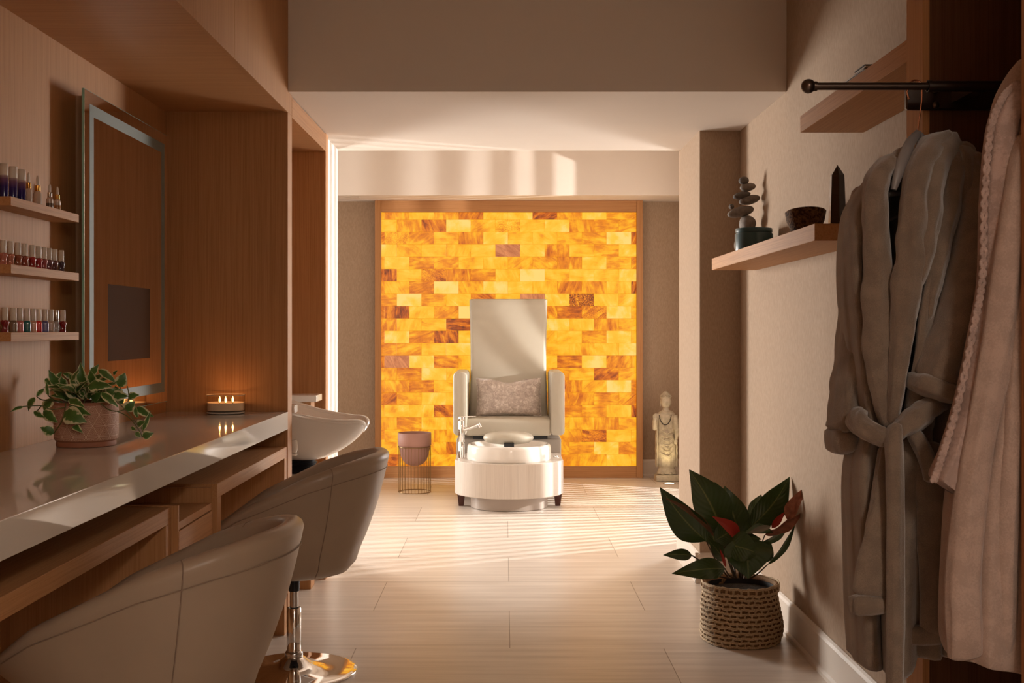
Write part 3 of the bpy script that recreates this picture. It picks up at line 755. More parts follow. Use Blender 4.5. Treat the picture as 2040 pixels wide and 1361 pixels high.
# ================================================================== PINK PLANTER ON WIRE STAND
PINK = plain('dusty_pink_glaze', (.42, .225, .18), .6, var=.05, vscale=9, bump=.1, bscale=80)
WIRE = plain('brass_wire', (.30, .185, .08), .35, metal=.8)
pp = thing('wire_stand_planter', 'empty dusty pink bowl planter on a brass wire cage stand', 'planter', (-.704, 9.04, 0))
MB().lathe([(.001, .203), (.035, .207), (.068, .222), (.093, .25), (.108, .285), (.117, .33), (.121, .366), (.129, .366), (.1305, .37), (.1305, .462), (.127, .465), (.123, .462), (.120, .38), (.10, .29), (.06, .235), (.001, .222)], n=64, cap0=False, cap1=False).build('bowl', PINK, pp, ang=50)
m = MB(); nw = 30
for z in (.003, .355):
    m.tube([(.1265*math.cos(2*PI*k/60), .1265*math.sin(2*PI*k/60), z) for k in range(61)], .0028, 8)
for k in range(nw):
    a = 2*PI*k/nw; m.tube([(.1265*math.cos(a), .1265*math.sin(a), .003), (.1265*math.cos(a), .1265*math.sin(a), .36)], .0016, 6)
m.build('wire_stand', WIRE, pp)

# ================================================================== STATUE AND UPLIGHT
CARV = plain('carved_sandstone', (.46, .39, .29), .85, var=.16, vscale=35, bump=.6, bscale=90, bdist=.004)
sx0, sy0 = 1.338, 9.70
st = thing('stone_statue', 'pale carved stone standing figure in draped robe with a dark bead necklace', 'statue', (sx0, sy0, 0))
qs = 9.70/FPX
def sxx(px): return (1280+px/4.5375-VX)*qs-sx0
def szz(py): return CAMH-(700+py/4.5375-VY)*qs
prof = [(1105, 128, 312), (1085, 133, 303), (1050, 145, 290), (1030, 128, 312), (1000, 124, 315), (900, 120, 308), (800, 124, 300), (740, 128, 290), (690, 128, 292), (640, 130, 296), (600, 132, 296), (570, 136, 292), (550, 148, 280), (540, 165, 262), (530, 178, 240)]
R = []
for i, (py, a, b_) in enumerate(cr(prof, 4)):
    xa, xb = sxx(a), sxx(b_); c_ = (xa+xb)/2; h = (xb-xa)/2; z = szz(py); ring = []
    dp = h*.62 if py > 560 else h*.7
    for k in range(64):
        th = 2*PI*k/64
        fold = 1+(.035*math.sin(9*th+z*9) + .02*math.sin(17*th) if 600 < py < 1040 else 0)
        # swags across the front
        sw_ = .006*math.sin((z*95)+6*abs(math.cos(th)))*(1 if math.sin(th) < 0 and 690 < py < 900 else 0)
        ring.append((c_+h*math.cos(th)*fold, (dp*fold+sw_)*math.sin(th), z))
    R.append(ring)
m = MB().loft(R)
# head, topknot, ears, face
hx, hz = sxx(210), szz(455)
m.sphere((hx, -.005, hz), .045, 28, 20, (1.0, 1.0, 1.33))
m.sphere((hx, .004, szz(418)), .046, 28, 16, (1, 1, .72)); m.sphere((hx, .004, szz(382)), .024, 20, 12, (1, 1, .85))
for i in range(5):
    for k in range(18):
        a = 2*PI*(k+.5*(i % 2))/18; el = .25+i*.27
        m.sphere((hx+.046*math.cos(a)*math.cos(el), .004+.046*math.sin(a)*math.cos(el), szz(418)+.036*math.sin(el)), .006, 8, 6)
for s_ in (-1, 1):
    m.sphere((hx+s_*.043, .004, hz-.012), .010, 12, 10, (.6, .8, 2.9))
    m.sphere((hx+s_*.016, -.040, hz+.008), .008, 12, 8, (1.2, .55, .45))
    m.tube([(hx+s_*.006, -.044, hz+.017), (hx+s_*.018, -.043, hz+.021), (hx+s_*.029, -.034, hz+.016)], .002, 6)
m.tube([(hx, -.042, hz+.016), (hx, -.050, hz-.004), (hx, -.052, hz-.010)], [.003, .005, .007], 10)
m.sphere((hx, -.043, hz-.025), .009, 12, 8, (1.3, .5, .45)); m.sphere((hx, -.042, hz-.031), .008, 12, 8, (1.1, .5, .45))
m.tube([(hx, .0, szz(545)), (hx, 0, szz(500))], [.032, .024], 20)
st_b = m.build('figure_body', CARV, st, ang=70)
# raised hand side (left) and hanging arm (right)
m = MB()
m.tube([(sxx(135), 0, szz(575)), (sxx(108), -.03, szz(640)), (sxx(104), -.05, szz(690)), (sxx(103), -.065, szz(640)), (sxx(100), -.07, szz(595))], [.024, .024, .020, .016, .013], 16)
for k in range(4): m.tube([(sxx(88+k*7), -.072, szz(600)), (sxx(87+k*7), -.075, szz(575)), (sxx(87+k*7), -.076, szz(560+abs(k-1.5)*5))], [.0045, .004, .003], 8)
m.tube([(sxx(112), -.072, szz(610)), (sxx(119), -.076, szz(592))], [.0045, .003], 8)
m.tube([(sxx(288), 0, szz(580)), (sxx(306), -.015, szz(660)), (sxx(308), -.03, szz(730)), (sxx(296), -.045, szz(790))], [.026, .026, .023, .014], 16)
m.sphere((sxx(291), -.048, szz(803)), .012, 14, 10, (1, .6, 1.4))
for k in range(4): m.tube([(sxx(280+k*7), -.05, szz(808)), (sxx(279+k*7), -.052, szz(825)), (sxx(279+k*7), -.05, szz(838-abs(k-1.5)*4))], [.0045, .004, .003], 8)
m.tube([(sxx(302), -.05, szz(798)), (sxx(308), -.055, szz(812))], [.0045, .003], 8)
m.build('arm', CARV, st)
m = MB()
for (xa, xb, z0_, z1_) in ((112, 134, 620, 1040), (296, 314, 790, 1038)):
    R = []
    for i in range(26):
        py = z0_+(z1_-z0_)*i/25; w_ = .5+.5*min(1, i/8); wob = 3*math.sin(i*1.1)
        ca_ = sxx((xa+xb)/2+wob*.5); h = (sxx(xb)-sxx(xa))/2*w_*(1+.12*math.sin(i*1.7))
        R.append([(ca_+h*math.cos(2*PI*k/16), -.02+.035*math.sin(2*PI*k/16), szz(py)) for k in range(16)])
    m.loft(R)
for i in range(7):
    zz = 720+i*36
    m.tube([(sxx(150), -.055, szz(zz-25)), (sxx(180), -.066, szz(zz+5)), (sxx(212), -.070, szz(zz+18)), (sxx(245), -.066, szz(zz+5)), (sxx(272), -.055, szz(zz-25))], [.001, .0035, .0045, .0035, .001], 8)
m.build('drapery', CARV, st)
m = MB()
R = []
for i in range(28):
    a = -PI*.06-PI*.88*i/27*1.0
    m.sphere((sxx(197)+.050*math.cos(a)*1.0, -.052-.012*math.sin(-a), szz(560)+.088*math.sin(a)*1.05), .0048, 10, 8)
m.build('bead_necklace', plain('dark_beads', (.03, .018, .012), .4), st)
m = MB(); m.box(sxx(112), sxx(326), -.065, .065, 0, szz(1112), .012, 3)
for s_ in (178, 248): m.sphere((sxx(s_), -.03, szz(1100)), .022, 14, 8, (1, 1.5, .6))
m.build('plinth', CARV, st)
ul_ = thing('floor_uplight', 'round recessed floor light glowing in front of the stone statue', 'light', ((1334-VX)*9.5/FPX, 9.52, 0))
MB().lathe([(.038, 0), (.052, .001), (.052, .003), (.048, .005), (.040, .004), (.038, .001)], n=40).build('trim_ring', BRUSHED, ul_, ang=40)
MB().lathe([(.001, .003), (.038, .003)], n=32, cap0=False, cap1=False).build('lens', plain('lit_lens', (.1, .1, .1), .3, emit=(1, .86, .52), estr=7), ul_)
d = bpy.data.lights.new('uplight', 'SPOT'); d.energy = 6; d.color = (1, .80, .42); d.spot_size = math.radians(75); d.spot_blend = .7; d.shadow_soft_size = .03
o = bpy.data.objects.new('uplight', d); COL.objects.link(o); o.location = ((1334-VX)*9.5/FPX, 9.50, .03)
o.rotation_euler = (Vector((sx0, sy0-.02, .75))-o.location).to_track_quat('-Z', 'Y').to_euler()

# ================================================================== RIGHT WALL SHELVES
tag(MB().box(.975, XR-.001, 3.63, 5.43, 1.550, 1.604, .001, 1).build('wall_shelf', WY), 'thick oak floating shelf on the right wall holding stones, bowl and crystal', 'shelf')
tag(MB().box(.975, XR-.001, 2.72, 3.807, 1.92, 1.974, .001, 1).build('wall_shelf', WY), 'upper oak floating shelf on the right wall behind the metal rod, holding books', 'shelf')
TEAL = plain('teal_tin', (.034, .082, .092), .3, coat=.2)
jr = thing('storage_tin', 'dark teal round lidded tin on the right shelf in front of the stone stack', 'tin', (1.078, 4.99, 1.604))
MB().lathe([(.078, 0), (.081, .002), (.081, .078), (.080, .080)], n=56).build('tin_body', TEAL, jr, ang=50)
MB().lathe([(.077, .080), (.0765, .084), (.079, .086), (.079, .099), (.077, .103), (.02, .1035)], n=56).build('lid', TEAL, jr, ang=50)
qk = 5.32/FPX
sts = [(1482, 360, 20.5, 16.5, 10, 8, 1), (1490, 372.6, 32, 16, 12, 8, 0), (1478, 389.4, 36, 14.5, 12, 12, 1), (1493, 398.6, 44, 18, 14, 13, 0), (1476, 422, 53, 21, 16, 14, 0), (1457, 412.0, 10.5, 10.5, 9, 0, 1), (1489, 446, 32, 34, 28, 0, 0), (1487, 483, 46, 48, 40, 0, 0)]
names_ = ['top stone of the balanced stack', 'second stone from the top of the balanced stack', 'third stone from the top, flat and dark, in the balanced stack', 'widest reaching pale stone, fourth in the balanced stack', 'long tilted stone carrying the tiny pebble in the stack', 'tiny round pebble perched at the left end of a stacked stone', 'round upright stone just above the tin rim in the stack', 'lowest stone of the balanced stack, almost fully covered by the tin']
for (px, py, w, h, dpt, tl, dk), nm in zip(sts, names_):
    if 'lowest' in nm:
        pass
    P = pt(px, py, 5.32)
    if 'lowest' in nm: P.z = 1.604+h*qk/2-.001
    m = MB(); m.sphere((0, 0, 0), 1, 28, 18, (w*qk/2, dpt*qk*.9, h*qk/2))
    rot = Matrix.Rotation(math.radians(-tl), 3, 'Y')
    vv = []
    for v_ in m.v:
        v_ = Vector(v_); nn = noise.noise(v_*26+Vector((px, py, 0)))
        vv.append(tuple(rot @ (v_*(1+.09*nn))))
    m.v = vv
    o = tag(m.build('balanced_stone', STONE2 if dk else STONE, ang=180), nm + ' on the right shelf', 'stone', 'balanced stones on the right shelf'); o.location = P
COCO, nt, b = newmat('coconut_shell'); L = nt.links; mp = coords(nt, (70, 70, 70))
n1 = N(nt, 'ShaderNodeTexNoise', Scale=1.0, Detail=5.0, Distortion=1.2); L.new(mp.outputs[0], n1.inputs['Vector'])
r = ramp(nt, [(.4, (.045, .02, .009)), (.6, (.17, .085, .035))]); L.new(n1.outputs['Fac'], r.inputs[0]); L.new(r.outputs[0], b.inputs['Base Color']); b.inputs['Roughness'].default_value = .8; b.inputs['Specular IOR Level'].default_value = .15
bp = N(nt, 'ShaderNodeBump', Strength=.7, Distance=.004); L.new(n1.outputs['Fac'], bp.inputs['Height']); L.new(bp.outputs[0], b.inputs['Normal'])
m = MB().lathe([(.018, 0), (.034, .003), (.052, .022), (.066, .055), (.0725, .088), (.070, .090), (.062, .056), (.045, .024), (.002, .012)], n=48, cap1=False)
m.v = [(x, y, z-.012*(z/.09)*(y/.07)) for x, y, z in m.v]
o = tag(m.build('coconut_bowl', COCO, ang=60), 'rough brown coconut shell bowl beside the dark crystal on the right shelf', 'bowl'); o.location = (1.082, 4.15, 1.604)
OBS = plain('smoky_crystal', (.018, .011, .012), .08, spec=.7, coat=.5)
OBL = plain('pale_crystal_face', (.13, .12, .14), .2, coat=.5)
m = MB(); R = []
for z, r0 in ((0, .0285), (.003, .0300), (.170, .0235)):
    R.append([(r0*math.cos(PI/3*k+.49), r0*math.sin(PI/3*k+.49), z) for k in range(6)])
m.loft(R, True, True, False)
b0 = len(m.v); top = [tuple(p) for p in R[-1]]
m.add(top+[(0.001, 0, .205)], [[k, (k+1) % 6, 6] for k in range(6)])
o = tag(m.build('crystal_point', [OBS, OBL], smooth=False), 'tall dark pointed crystal obelisk on the near end of the right shelf', 'crystal'); o.location = (1.088, 3.775, 1.604)
for p in o.data.polygons:
    if p.normal.x < -.8 and abs(p.normal.z) < .3: p.material_index = 1
PAGE = plain('book_pages', (.62, .55, .46), .8); 
for i, (z0, z1, x0, y0, y1, c, lab) in enumerate(((1.974, 2.004, 1.052, 3.37, 3.60, (.22, .17, .13), 'lower brown book lying flat on the upper right shelf'), (2.004, 2.040, 1.058, 3.40, 3.62, (.32, .29, .26), 'thick grey book lying on another book on the upper right shelf'), (2.040, 2.052, 1.060, 3.40, 3.50, (.10, .085, .075), 'thin dark booklet topping the books on the upper right shelf'))):
    t = thing('book', lab, 'book', (x0, y0, z0), 0, 'books stacked on the upper shelf')
    w = .115; c_ = plain('book_cover', c, .6)
    MB().box(0, w, 0, y1-y0, 0, .003, .0005, 1).box(0, w, 0, y1-y0, z1-z0-.003, z1-z0, .0005, 1).box(w-.003, w, 0, y1-y0, .003, z1-z0-.003).build('cover', c_, t)
    MB().box(.004, w-.003, .003, y1-y0-.003, .003, z1-z0-.003).build('pages', PAGE, t, smooth=False)

# ================================================================== WARDROBE BAY
DW = wood('oak_shade_toned', 'Z', (.10, .042, .020), (.15, .068, .034))  # oak darkened in its colour to stand for the bay's shade
wd = thing('wardrobe', 'open oak wardrobe bay at the right edge behind the robes', 'wardrobe', (.942, 2.0, 0))
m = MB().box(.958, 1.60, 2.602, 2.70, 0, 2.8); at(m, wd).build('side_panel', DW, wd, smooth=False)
m = MB().box(.942, .958, 2.600, 2.705, 0, 2.8, .001, 1); at(m, wd).build('edge_strip', WZ, wd)
m = MB().box(.958, 1.60, 2.0, 2.10, 0, 2.8); at(m, wd).build('side_panel', WZ, wd, smooth=False)
m = MB().box(.942, .958, 1.995, 2.104, 0, 2.8, .001, 1); at(m, wd).build('edge_strip', WZ, wd)
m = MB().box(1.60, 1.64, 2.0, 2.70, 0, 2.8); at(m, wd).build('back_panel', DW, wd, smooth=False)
m = MB().box(.95, 1.60, 2.10, 2.602, 2.12, 2.15); at(m, wd).build('top_panel', DW, wd, smooth=False)  # unseen top, added to keep ceiling bounce out of the bay
DARKM = plain('bronze_metal', (.11, .08, .065), .28, metal=.9)
RY = 2.47; RZ = CAMH+(657-172)*RY/FPX
rd = thing('valet_rod', 'dark bronze pull out rod with ball end across the top right', 'hanging rod', (.655, RY, RZ))
m = MB().tube([(.655, RY, RZ), (.92, RY, RZ)], .0082, 24).tube([(.655, RY, RZ), (.668, RY, RZ)], .0105, 24); at(m, rd).build('rod', DARKM, rd)
m = MB().sphere((.650, RY, RZ), .0155, 28, 20); at(m, rd).build('ball_finial', DARKM, rd)
m = MB().tube([(.905, RY, RZ), (1.18, RY, RZ)], .0115, 24).tube([(.905, RY, RZ), (.912, RY, RZ)], .0128, 24); at(m, rd).build('sleeve', DARKM, rd)
m = MB().box(.90, 1.10, 2.585, 2.60, RZ-.028, RZ+.026, .003, 1).box(1.0, 1.03, RY, 2.59, RZ-.012, RZ+.012, .002, 1)
m.sphere((.965, 2.583, RZ+.015), .008, 12, 8, (1, .6, 1)).sphere((.965, 2.583, RZ-.018), .008, 12, 8, (1, .6, 1)); at(m, rd).build('bracket', DARKM, rd)

# ================================================================== GREY ROBE ON HANGER
def plush(name, c, sc=520, var=.22, bd=.003, sheen=.7):
    m, nt, b = newmat(name); L = nt.links; mp = coords(nt)
    n1 = N(nt, 'ShaderNodeTexNoise', Scale=float(sc), Detail=3.0, Roughness=.7); L.new(mp.outputs[0], n1.inputs['Vector'])
    n2 = N(nt, 'ShaderNodeTexNoise', Scale=28.0, Detail=3.0); L.new(mp.outputs[0], n2.inputs['Vector'])
    ad = N(nt, 'ShaderNodeMath', operation='ADD'); L.new(n1.outputs['Fac'], ad.inputs[0]); L.new(n2.outputs['Fac'], ad.inputs[1])
    r = ramp(nt, [(.75, tuple(x*(1-var) for x in c)), (1.0, tuple(min(1, x*(1+var)) for x in c))]); r.color_ramp.elements[0].position = .8
    ml = N(nt, 'ShaderNodeMath', operation='MULTIPLY'); ml.inputs[1].default_value = .9; L.new(ad.outputs[0], ml.inputs[0])
    L.new(ml.outputs[0], r.inputs[0]); L.new(r.outputs[0], b.inputs['Base Color'])
    b.inputs['Roughness'].default_value = .95; b.inputs['Specular IOR Level'].default_value = .1
    b.inputs['Sheen Weight'].default_value = sheen; b.inputs['Sheen Roughness'].default_value = .4
    bp = N(nt, 'ShaderNodeBump', Strength=.6, Distance=bd); L.new(n1.outputs['Fac'], bp.inputs['Height']); L.new(bp.outputs[0], b.inputs['Normal'])
    return m
GREY = plush('grey_plush', (.225, .165, .12), var=.12)
GREYIN = plush('grey_plush_inside', (.20, .165, .135), var=.1)
BLUSH = plush('blush_plush', (.44, .32, .26), 260, .08, .002, .3)
WAFFLE = plush('waffle_weave', (.42, .30, .255), 150, .12, .003, .1)
YG = 2.42
def gz(py, Y=YG): return CAMH-(py-VY)*Y/FPX
def gx_(px, Y=YG): return (px-VX)*Y/FPX
rb = thing('bathrobe', 'long grey plush bathrobe with tied belt hanging on the bronze rod', 'bathrobe', (gx_(1815), YG, .55), 0, None)
sil = [(300, 1792, 1925, .050), (320, 1770, 1940, .065), (345, 1745, 1946, .075), (400, 1702, 1950, .085), (450, 1685, 1948, .09), (560, 1681, 1935, .09), (640, 1688, 1925, .09), (760, 1701, 1915, .085), (830, 1712, 1905, .078), (855, 1716, 1898, .072), (890, 1702, 1903, .08), (960, 1694, 1908, .09), (1100, 1699, 1915, .095), (1200, 1702, 1915, .095), (1262, 1708, 1915, .092)]
def body_rows(sil, ncol, gap, foldk, hem=None, Y=YG, amp=1.0, seed=0):
    rows_ = []
    s_ = cr(sil, 6)
    for py, a, b_, dp in s_:
        xa, xb = gx_(a, Y), gx_(b_, Y); c_ = (xa+xb)/2; h = (xb-xa)/2; z = gz(py, Y)
        g = interp(gap, py)
        row = []
        a0 = math.radians(-90-17) + g; a1 = math.radians(-90-17) + 2*PI - g
        for k in range(ncol+1):
            th = a0+(a1-a0)*k/ncol
            f = 0
            grow = min(1, max(0, (py-300)/250))
            for kk, (fr_, am, ph, dr) in enumerate(foldk):
                f += am*math.sin(fr_*th+ph+dr*(py-300)/400)
            f += .02*noise.noise(Vector((math.cos(th)*2.2, math.sin(th)*2.2, z*5+seed)))
            f *= grow*amp
            e = .8
            x = c_+h*math.copysign(abs(math.cos(th))**e, math.cos(th))*(1+f*.35*(1-abs(math.cos(th))**3))
            y = Y+dp*math.copysign(abs(math.sin(th))**e, math.sin(th))*(1+f)
            zz = z
            if hem and py > hem[0]:
                w = (py-hem[0])/(s_[-1][0]-hem[0]); zz = z - w*interp(hem[1], x)
            row.append((x, y, zz))
        rows_.append(row)
    return rows_
gap = [(300, .75), (420, .42), (600, .26), (760, .12), (850, .03), (900, .0), (1300, .0)]
rows_ = body_rows(sil, 110, gap, [(7, .24, 0, .9), (11, .20, 1, -1.1), (19, .10, 2, .8)], (1180, [(gx_(1700), .055), (gx_(1760), .065), (gx_(1800), .03), (gx_(1900), .025)]))
m = MB().loft(rows_, False); at(m, rb).build('robe_body', GREY, rb, ang=180, solid=.012)
# shoulders caps
def padded(name, pts_px, par=rb, mat=GREY, yy=None, n=26, seed=0, wob=.19, nx=8):
    """soft thick band; points = (px, py, width_px, Y, thickness)"""
    P = cr(pts_px, nx)
    m = MB(); R = []
    for i, (px, py, w, Y, th) in enumerate(P):
        c_ = pt(px, py, Y)
        a_, b_ = P[max(i-1, 0)], P[min(i+1, len(P)-1)]
        t = (pt(b_[0], b_[1], b_[3])-pt(a_[0], a_[1], a_[3])).normalized()
        s_ = t.cross(Vector((0, 1, 0))); s_.normalize(); n_ = s_.cross(t)
        hw = w*Y/FPX/2
        end = min(1, (min(i, len(P)-1-i)+.35)/2.2)**.5
        ring = []
        for k in range(n):
            a = 2*PI*k/n
            f = 1+wob*noise.noise(Vector((math.cos(a)*1.4, math.sin(a)*1.4, i*.22/(nx/8)+seed)))+.055*math.sin(5*a+i*.12)+.04*math.sin(8*a-i*.09+seed)
            ring.append(c_+s_*hw*math.cos(a)*f*end+n_*th/2*math.sin(a)*f*end)
        R.append(ring)
    m.loft(R); return at(m, par).build(name, mat, par, ang=180)
padded('sleeve', [(1728, 372, 56, 2.46, .10), (1708, 460, 44, 2.47, .12), (1700, 600, 44, 2.47, .12), (1690, 720, 50, 2.46, .12), (1682, 800, 56, 2.45, .12), (1677, 862, 58, 2.45, .115)], seed=1)
padded('sleeve_cuff', [(1677, 850, 60, 2.45, .12), (1676, 878, 60, 2.45, .122), (1680, 903, 55, 2.45, .115)], seed=2, wob=.02, nx=4)
padded('sleeve', [(1925, 318, 50, 2.42, .10), (1938, 400, 74, 2.38, .13), (1925, 520, 88, 2.34, .13), (1905, 640, 92, 2.31, .12), (1880, 720, 96, 2.30, .115), (1868, 762, 98, 2.30, .11)], seed=3)
padded('sleeve_cuff', [(1869, 752, 104, 2.295, .12), (1860, 775, 104, 2.295, .12), (1853, 794, 98, 2.295, .115)], seed=4, wob=.04, nx=4)
# shawl collar: left lapel, right lapel, and the flap that rolls over the right shoulder
padded('lapel', [(1778, 318, 34, 2.37, .04), (1752, 350, 46, 2.345, .05), (1741, 400, 48, 2.33, .05), (1745, 470, 52, 2.325, .045), (1748, 560, 58, 2.325, .042), (1748, 660, 58, 2.325, .04), (1750, 740, 48, 2.325, .035), (1758, 800, 38, 2.33, .03), (1766, 850, 24, 2.335, .03)], seed=5)
padded('lapel', [(1875, 286, 56, 2.42, .07), (1852, 302, 56, 2.37, .06), (1830, 345, 54, 2.33, .06), (1819, 420, 54, 2.305, .055), (1815, 500, 60, 2.30, .055), (1806, 580, 58, 2.30, .05), (1795, 680, 44, 2.305, .045), (1785, 770, 34, 2.31, .04), (1776, 850, 26, 2.33, .035)], seed=6)
padded('collar_fold', [(1895, 290, 60, 2.43, .07), (1868, 318, 52, 2.37, .06), (1856, 380, 46, 2.325, .055), (1850, 450, 42, 2.305, .05), (1840, 520, 30, 2.30, .045), (1828, 575, 14, 2.30, .03)], seed=7)
padded('collar_fold', [(1920, 306, 60, 2.43, .07), (1900, 345, 52, 2.375, .06), (1888, 420, 44, 2.335, .055), (1872, 500, 38, 2.32, .05), (1856, 580, 30, 2.31, .04), (1846, 640, 14, 2.31, .03)], seed=8)
# vertical soft folds below the belt and overlapping front panel
padded('front_panel', [(1768, 885, 30, 2.335, .03), (1763, 960, 46, 2.325, .032), (1757, 1040, 62, 2.315, .032), (1750, 1110, 78, 2.31, .03), (1744, 1192, 96, 2.308, .03)], seed=9, wob=.08)
padded('hem_band', [(1744, 1186, 100, 2.306, .036), (1743, 1206, 102, 2.304, .038), (1745, 1224, 96, 2.304, .034)], seed=10, wob=.03, nx=4)
padded('front_panel', [(1850, 880, 60, 2.335, .03), (1856, 960, 72, 2.325, .032), (1862, 1080, 74, 2.32, .032), (1868, 1180, 72, 2.318, .03), (1870, 1272, 70, 2.316, .028)], seed=11, wob=.08)
padded('hem_band', [(1848, 1246, 104, 2.324, .034), (1848, 1266, 104, 2.322, .036), (1848, 1284, 100, 2.324, .032)], seed=12, wob=.03, nx=4)
# belt
padded('belt', [(1708, 822, 24, 2.40, .035), (1708, 838, 40, 2.345, .05), (1728, 857, 42, 2.315, .05), (1756, 869, 40, 2.30, .045), (1778, 868, 34, 2.295, .045), (1800, 852, 40, 2.29, .05), (1828, 832, 50, 2.29, .05), (1852, 812, 44, 2.30, .045), (1875, 800, 34, 2.33, .04)], seed=14)
padded('belt_tail', [(1782, 848, 22, 2.285, .04), (1780, 872, 34, 2.275, .045), (1782, 920, 36, 2.275, .035), (1784, 1020, 36, 2.275, .03), (1783, 1120, 36, 2.275, .03), (1784, 1220, 36, 2.275, .03), (1784, 1300, 34, 2.275, .03), (1783, 1400, 34, 2.275, .03)], seed=15, wob=.07)
padded('belt_tail', [(1815, 855, 26, 2.30, .04), (1830, 880, 32, 2.295, .04), (1848, 920, 34, 2.30, .03), (1856, 960, 30, 2.305, .03)], seed=16, wob=.07)
# hanger
HG = plain('grey_hanger', (.22, .195, .185), .4)
COPPER = plain('copper_hook', (.55, .24, .13), .2, metal=1)
def hanger(label, hx_, hy_, par_pts):
    t = thing('clothes_hanger', label, 'hanger', (hx_, hy_, RZ))
    hk = [(hx_-.020, hy_, RZ-.026), (hx_-.024, hy_, RZ-.012)]
    for k in range(9):
        a = math.radians(190-k*23); hk.append((hx_+.0145*math.cos(a)-.006, hy_, RZ+.0005+.0125*math.sin(a)))
    hk += [(hx_+.008, hy_, RZ-.03), (hx_+.003, hy_, RZ-.065), (hx_-.001, hy_, RZ-.098)]
    m = MB().tube(hk, .0018, 10).sphere(hk[0], .0028, 10, 8); at(m, t).build('hook', COPPER, t)
    return t, m
t, _ = hanger('pale grey hanger with copper hook holding the grey robe', gx_(1829, RY), RY, None)
m = MB().tube([tuple(pt(1826, 262, 2.465)), tuple(pt(1827, 270, 2.42))], [.004, .010], 16)
hp = cr([(1829, 266, 2.41), (1814, 284, 2.37), (1799, 318, 2.345), (1789, 348, 2.335), (1780, 378, 2.335)], 6)
m.tube([pt(*p) for p in hp], .01, 16, flat=([.012+.012*math.sin(PI*min(1, i/(len(hp)-1)*.9+.1)) for i in range(len(hp))], [.012]*len(hp)), ref=(0, 1, 0))
m.tube([pt(1827, 268, 2.46), pt(1850, 290, 2.47), pt(1885, 318, 2.475)], .01, 16)
m.tube([pt(1770, 388, 2.40), pt(1800, 384, 2.41), pt(1850, 380, 2.43)], .005, 12).tube([pt(1764, 442, 2.40), pt(1790, 432, 2.41), pt(1840, 428, 2.43)], .004, 12)
at(m, t).build('shoulder_bar', HG, t)
# inner back of the neck (lining seen between the lapels) is the robe's own back panel
m = MB()
R = []
for px_, py_, w in ((0, 318, 66), (0, 360, 92), (0, 450, 100), (0, 600, 90), (0, 760, 60)):
    c_ = pt(1785, py_, 2.47); R.append([(c_.x+(k/12-.5)*w*2.47/FPX, 2.47+.02*math.cos((k/12-.5)*PI)+.004*math.sin(k*1.3), c_.z) for k in range(13)])
m.loft(R, False); at(m, rb).build('back_lining', GREYIN, rb, ang=180, solid=.006)

# ================================================================== BLUSH ROBE
YB = 2.195
rb2 = thing('bathrobe', 'blush robe with waffle trimmed sleeve, nearest to the right edge of the photo', 'bathrobe', (gx_(1975, YB), YB, .6))
sil2 = [(120, 2030, 2075, .02), (150, 2008, 2085, .035), (200, 1985, 2090, .05), (280, 1972, 2092, .058), (420, 1966, 2095, .06), (560, 1960, 2100, .062), (700, 1948, 2105, .064), (850, 1922, 2108, .066), (985, 1892, 2110, .068), (1100, 1884, 2110, .07), (1200, 1879, 2110, .07), (1270, 1879, 2110, .068), (1302, 1888, 2110, .06)]
rows2 = []
for py, a, b_, dp in cr(sil2, 6):
    xa, xb = gx_(a, YB), gx_(b_, YB); c_ = (xa+xb)/2; h = (xb-xa)/2; z = gz(py, YB); row = []
    for k in range(90):
        th = 2*PI*k/90; grow = min(1, max(0, (py-150)/500))
        f = (.16*math.sin(7*th+.6+py/900)+.09*math.sin(12*th+2-py/700)+.03*math.sin(21*th))*grow
        x = c_+h*math.copysign(abs(math.cos(th))**.75, math.cos(th))
        drop = .03*max(0, (py-1200)/100)*min(1, (x-gx_(1890, YB))/.15) if py > 1200 else 0
        row.append((x, YB+dp*math.copysign(abs(math.sin(th))**.75, math.sin(th))*(1+f), z-max(0, drop)))
    rows2.append(row)
m = MB().loft(rows2, True, True, True); at(m, rb2).build('robe_body', BLUSH, rb2, ang=180)
# waffle sleeve on the left side
wl = [(165, 2024, 2060), (195, 1995, 2050), (260, 1971, 2035), (400, 1959, 2015), (550, 1955, 2005), (650, 1938, 1990), (800, 1907, 1965), (900, 1877, 1935), (958, 1858, 1905), (972, 1880, 1900)]
rows3 = []
for py, a, b_ in cr(wl, 6):
    xa, xb = gx_(a, 2.165), gx_(b_, 2.165); c_ = (xa+xb)/2; h = (xb-xa)/2; z = gz(py, 2.165); row = []
    for k in range(48):
        th = 2*PI*k/48
        row.append((c_+h*math.cos(th), 2.175+.040*math.sin(th)*(1+.1*math.sin(5*th+py/150)), z-.012*(math.cos(th))*max(0, (py-900)/70)))
    rows3.append(row)
m = MB().loft(rows3); at(m, rb2).build('sleeve', WAFFLE, rb2, ang=180)
m = MB(); tp = cr([(px_, py) for py, px_, _ in wl[:-1]], 34)
for i, (px_, py) in enumerate(tp):
    for off, ph in ((0, 0), (5, PI)):
        P = pt(px_+off+2.0*math.sin(i*1.2+ph), py, 2.148); m.sphere(P, .0040, 8, 6, (1, .8, 1.25))
at(m, rb2).build('lace_trim', WAFFLE, rb2)
padded('lapel', [(2050, 270, 50, 2.14, .04), (2035, 340, 60, 2.13, .045), (2010, 520, 66, 2.135, .045), (1985, 700, 66, 2.135, .045), (1955, 850, 60, 2.135, .045), (1935, 985, 62, 2.135, .045), (1920, 1150, 70, 2.135, .045), (1922, 1250, 72, 2.13, .04), (1928, 1314, 80, 2.14, .02)], par=rb2, mat=BLUSH, seed=20, wob=.05)
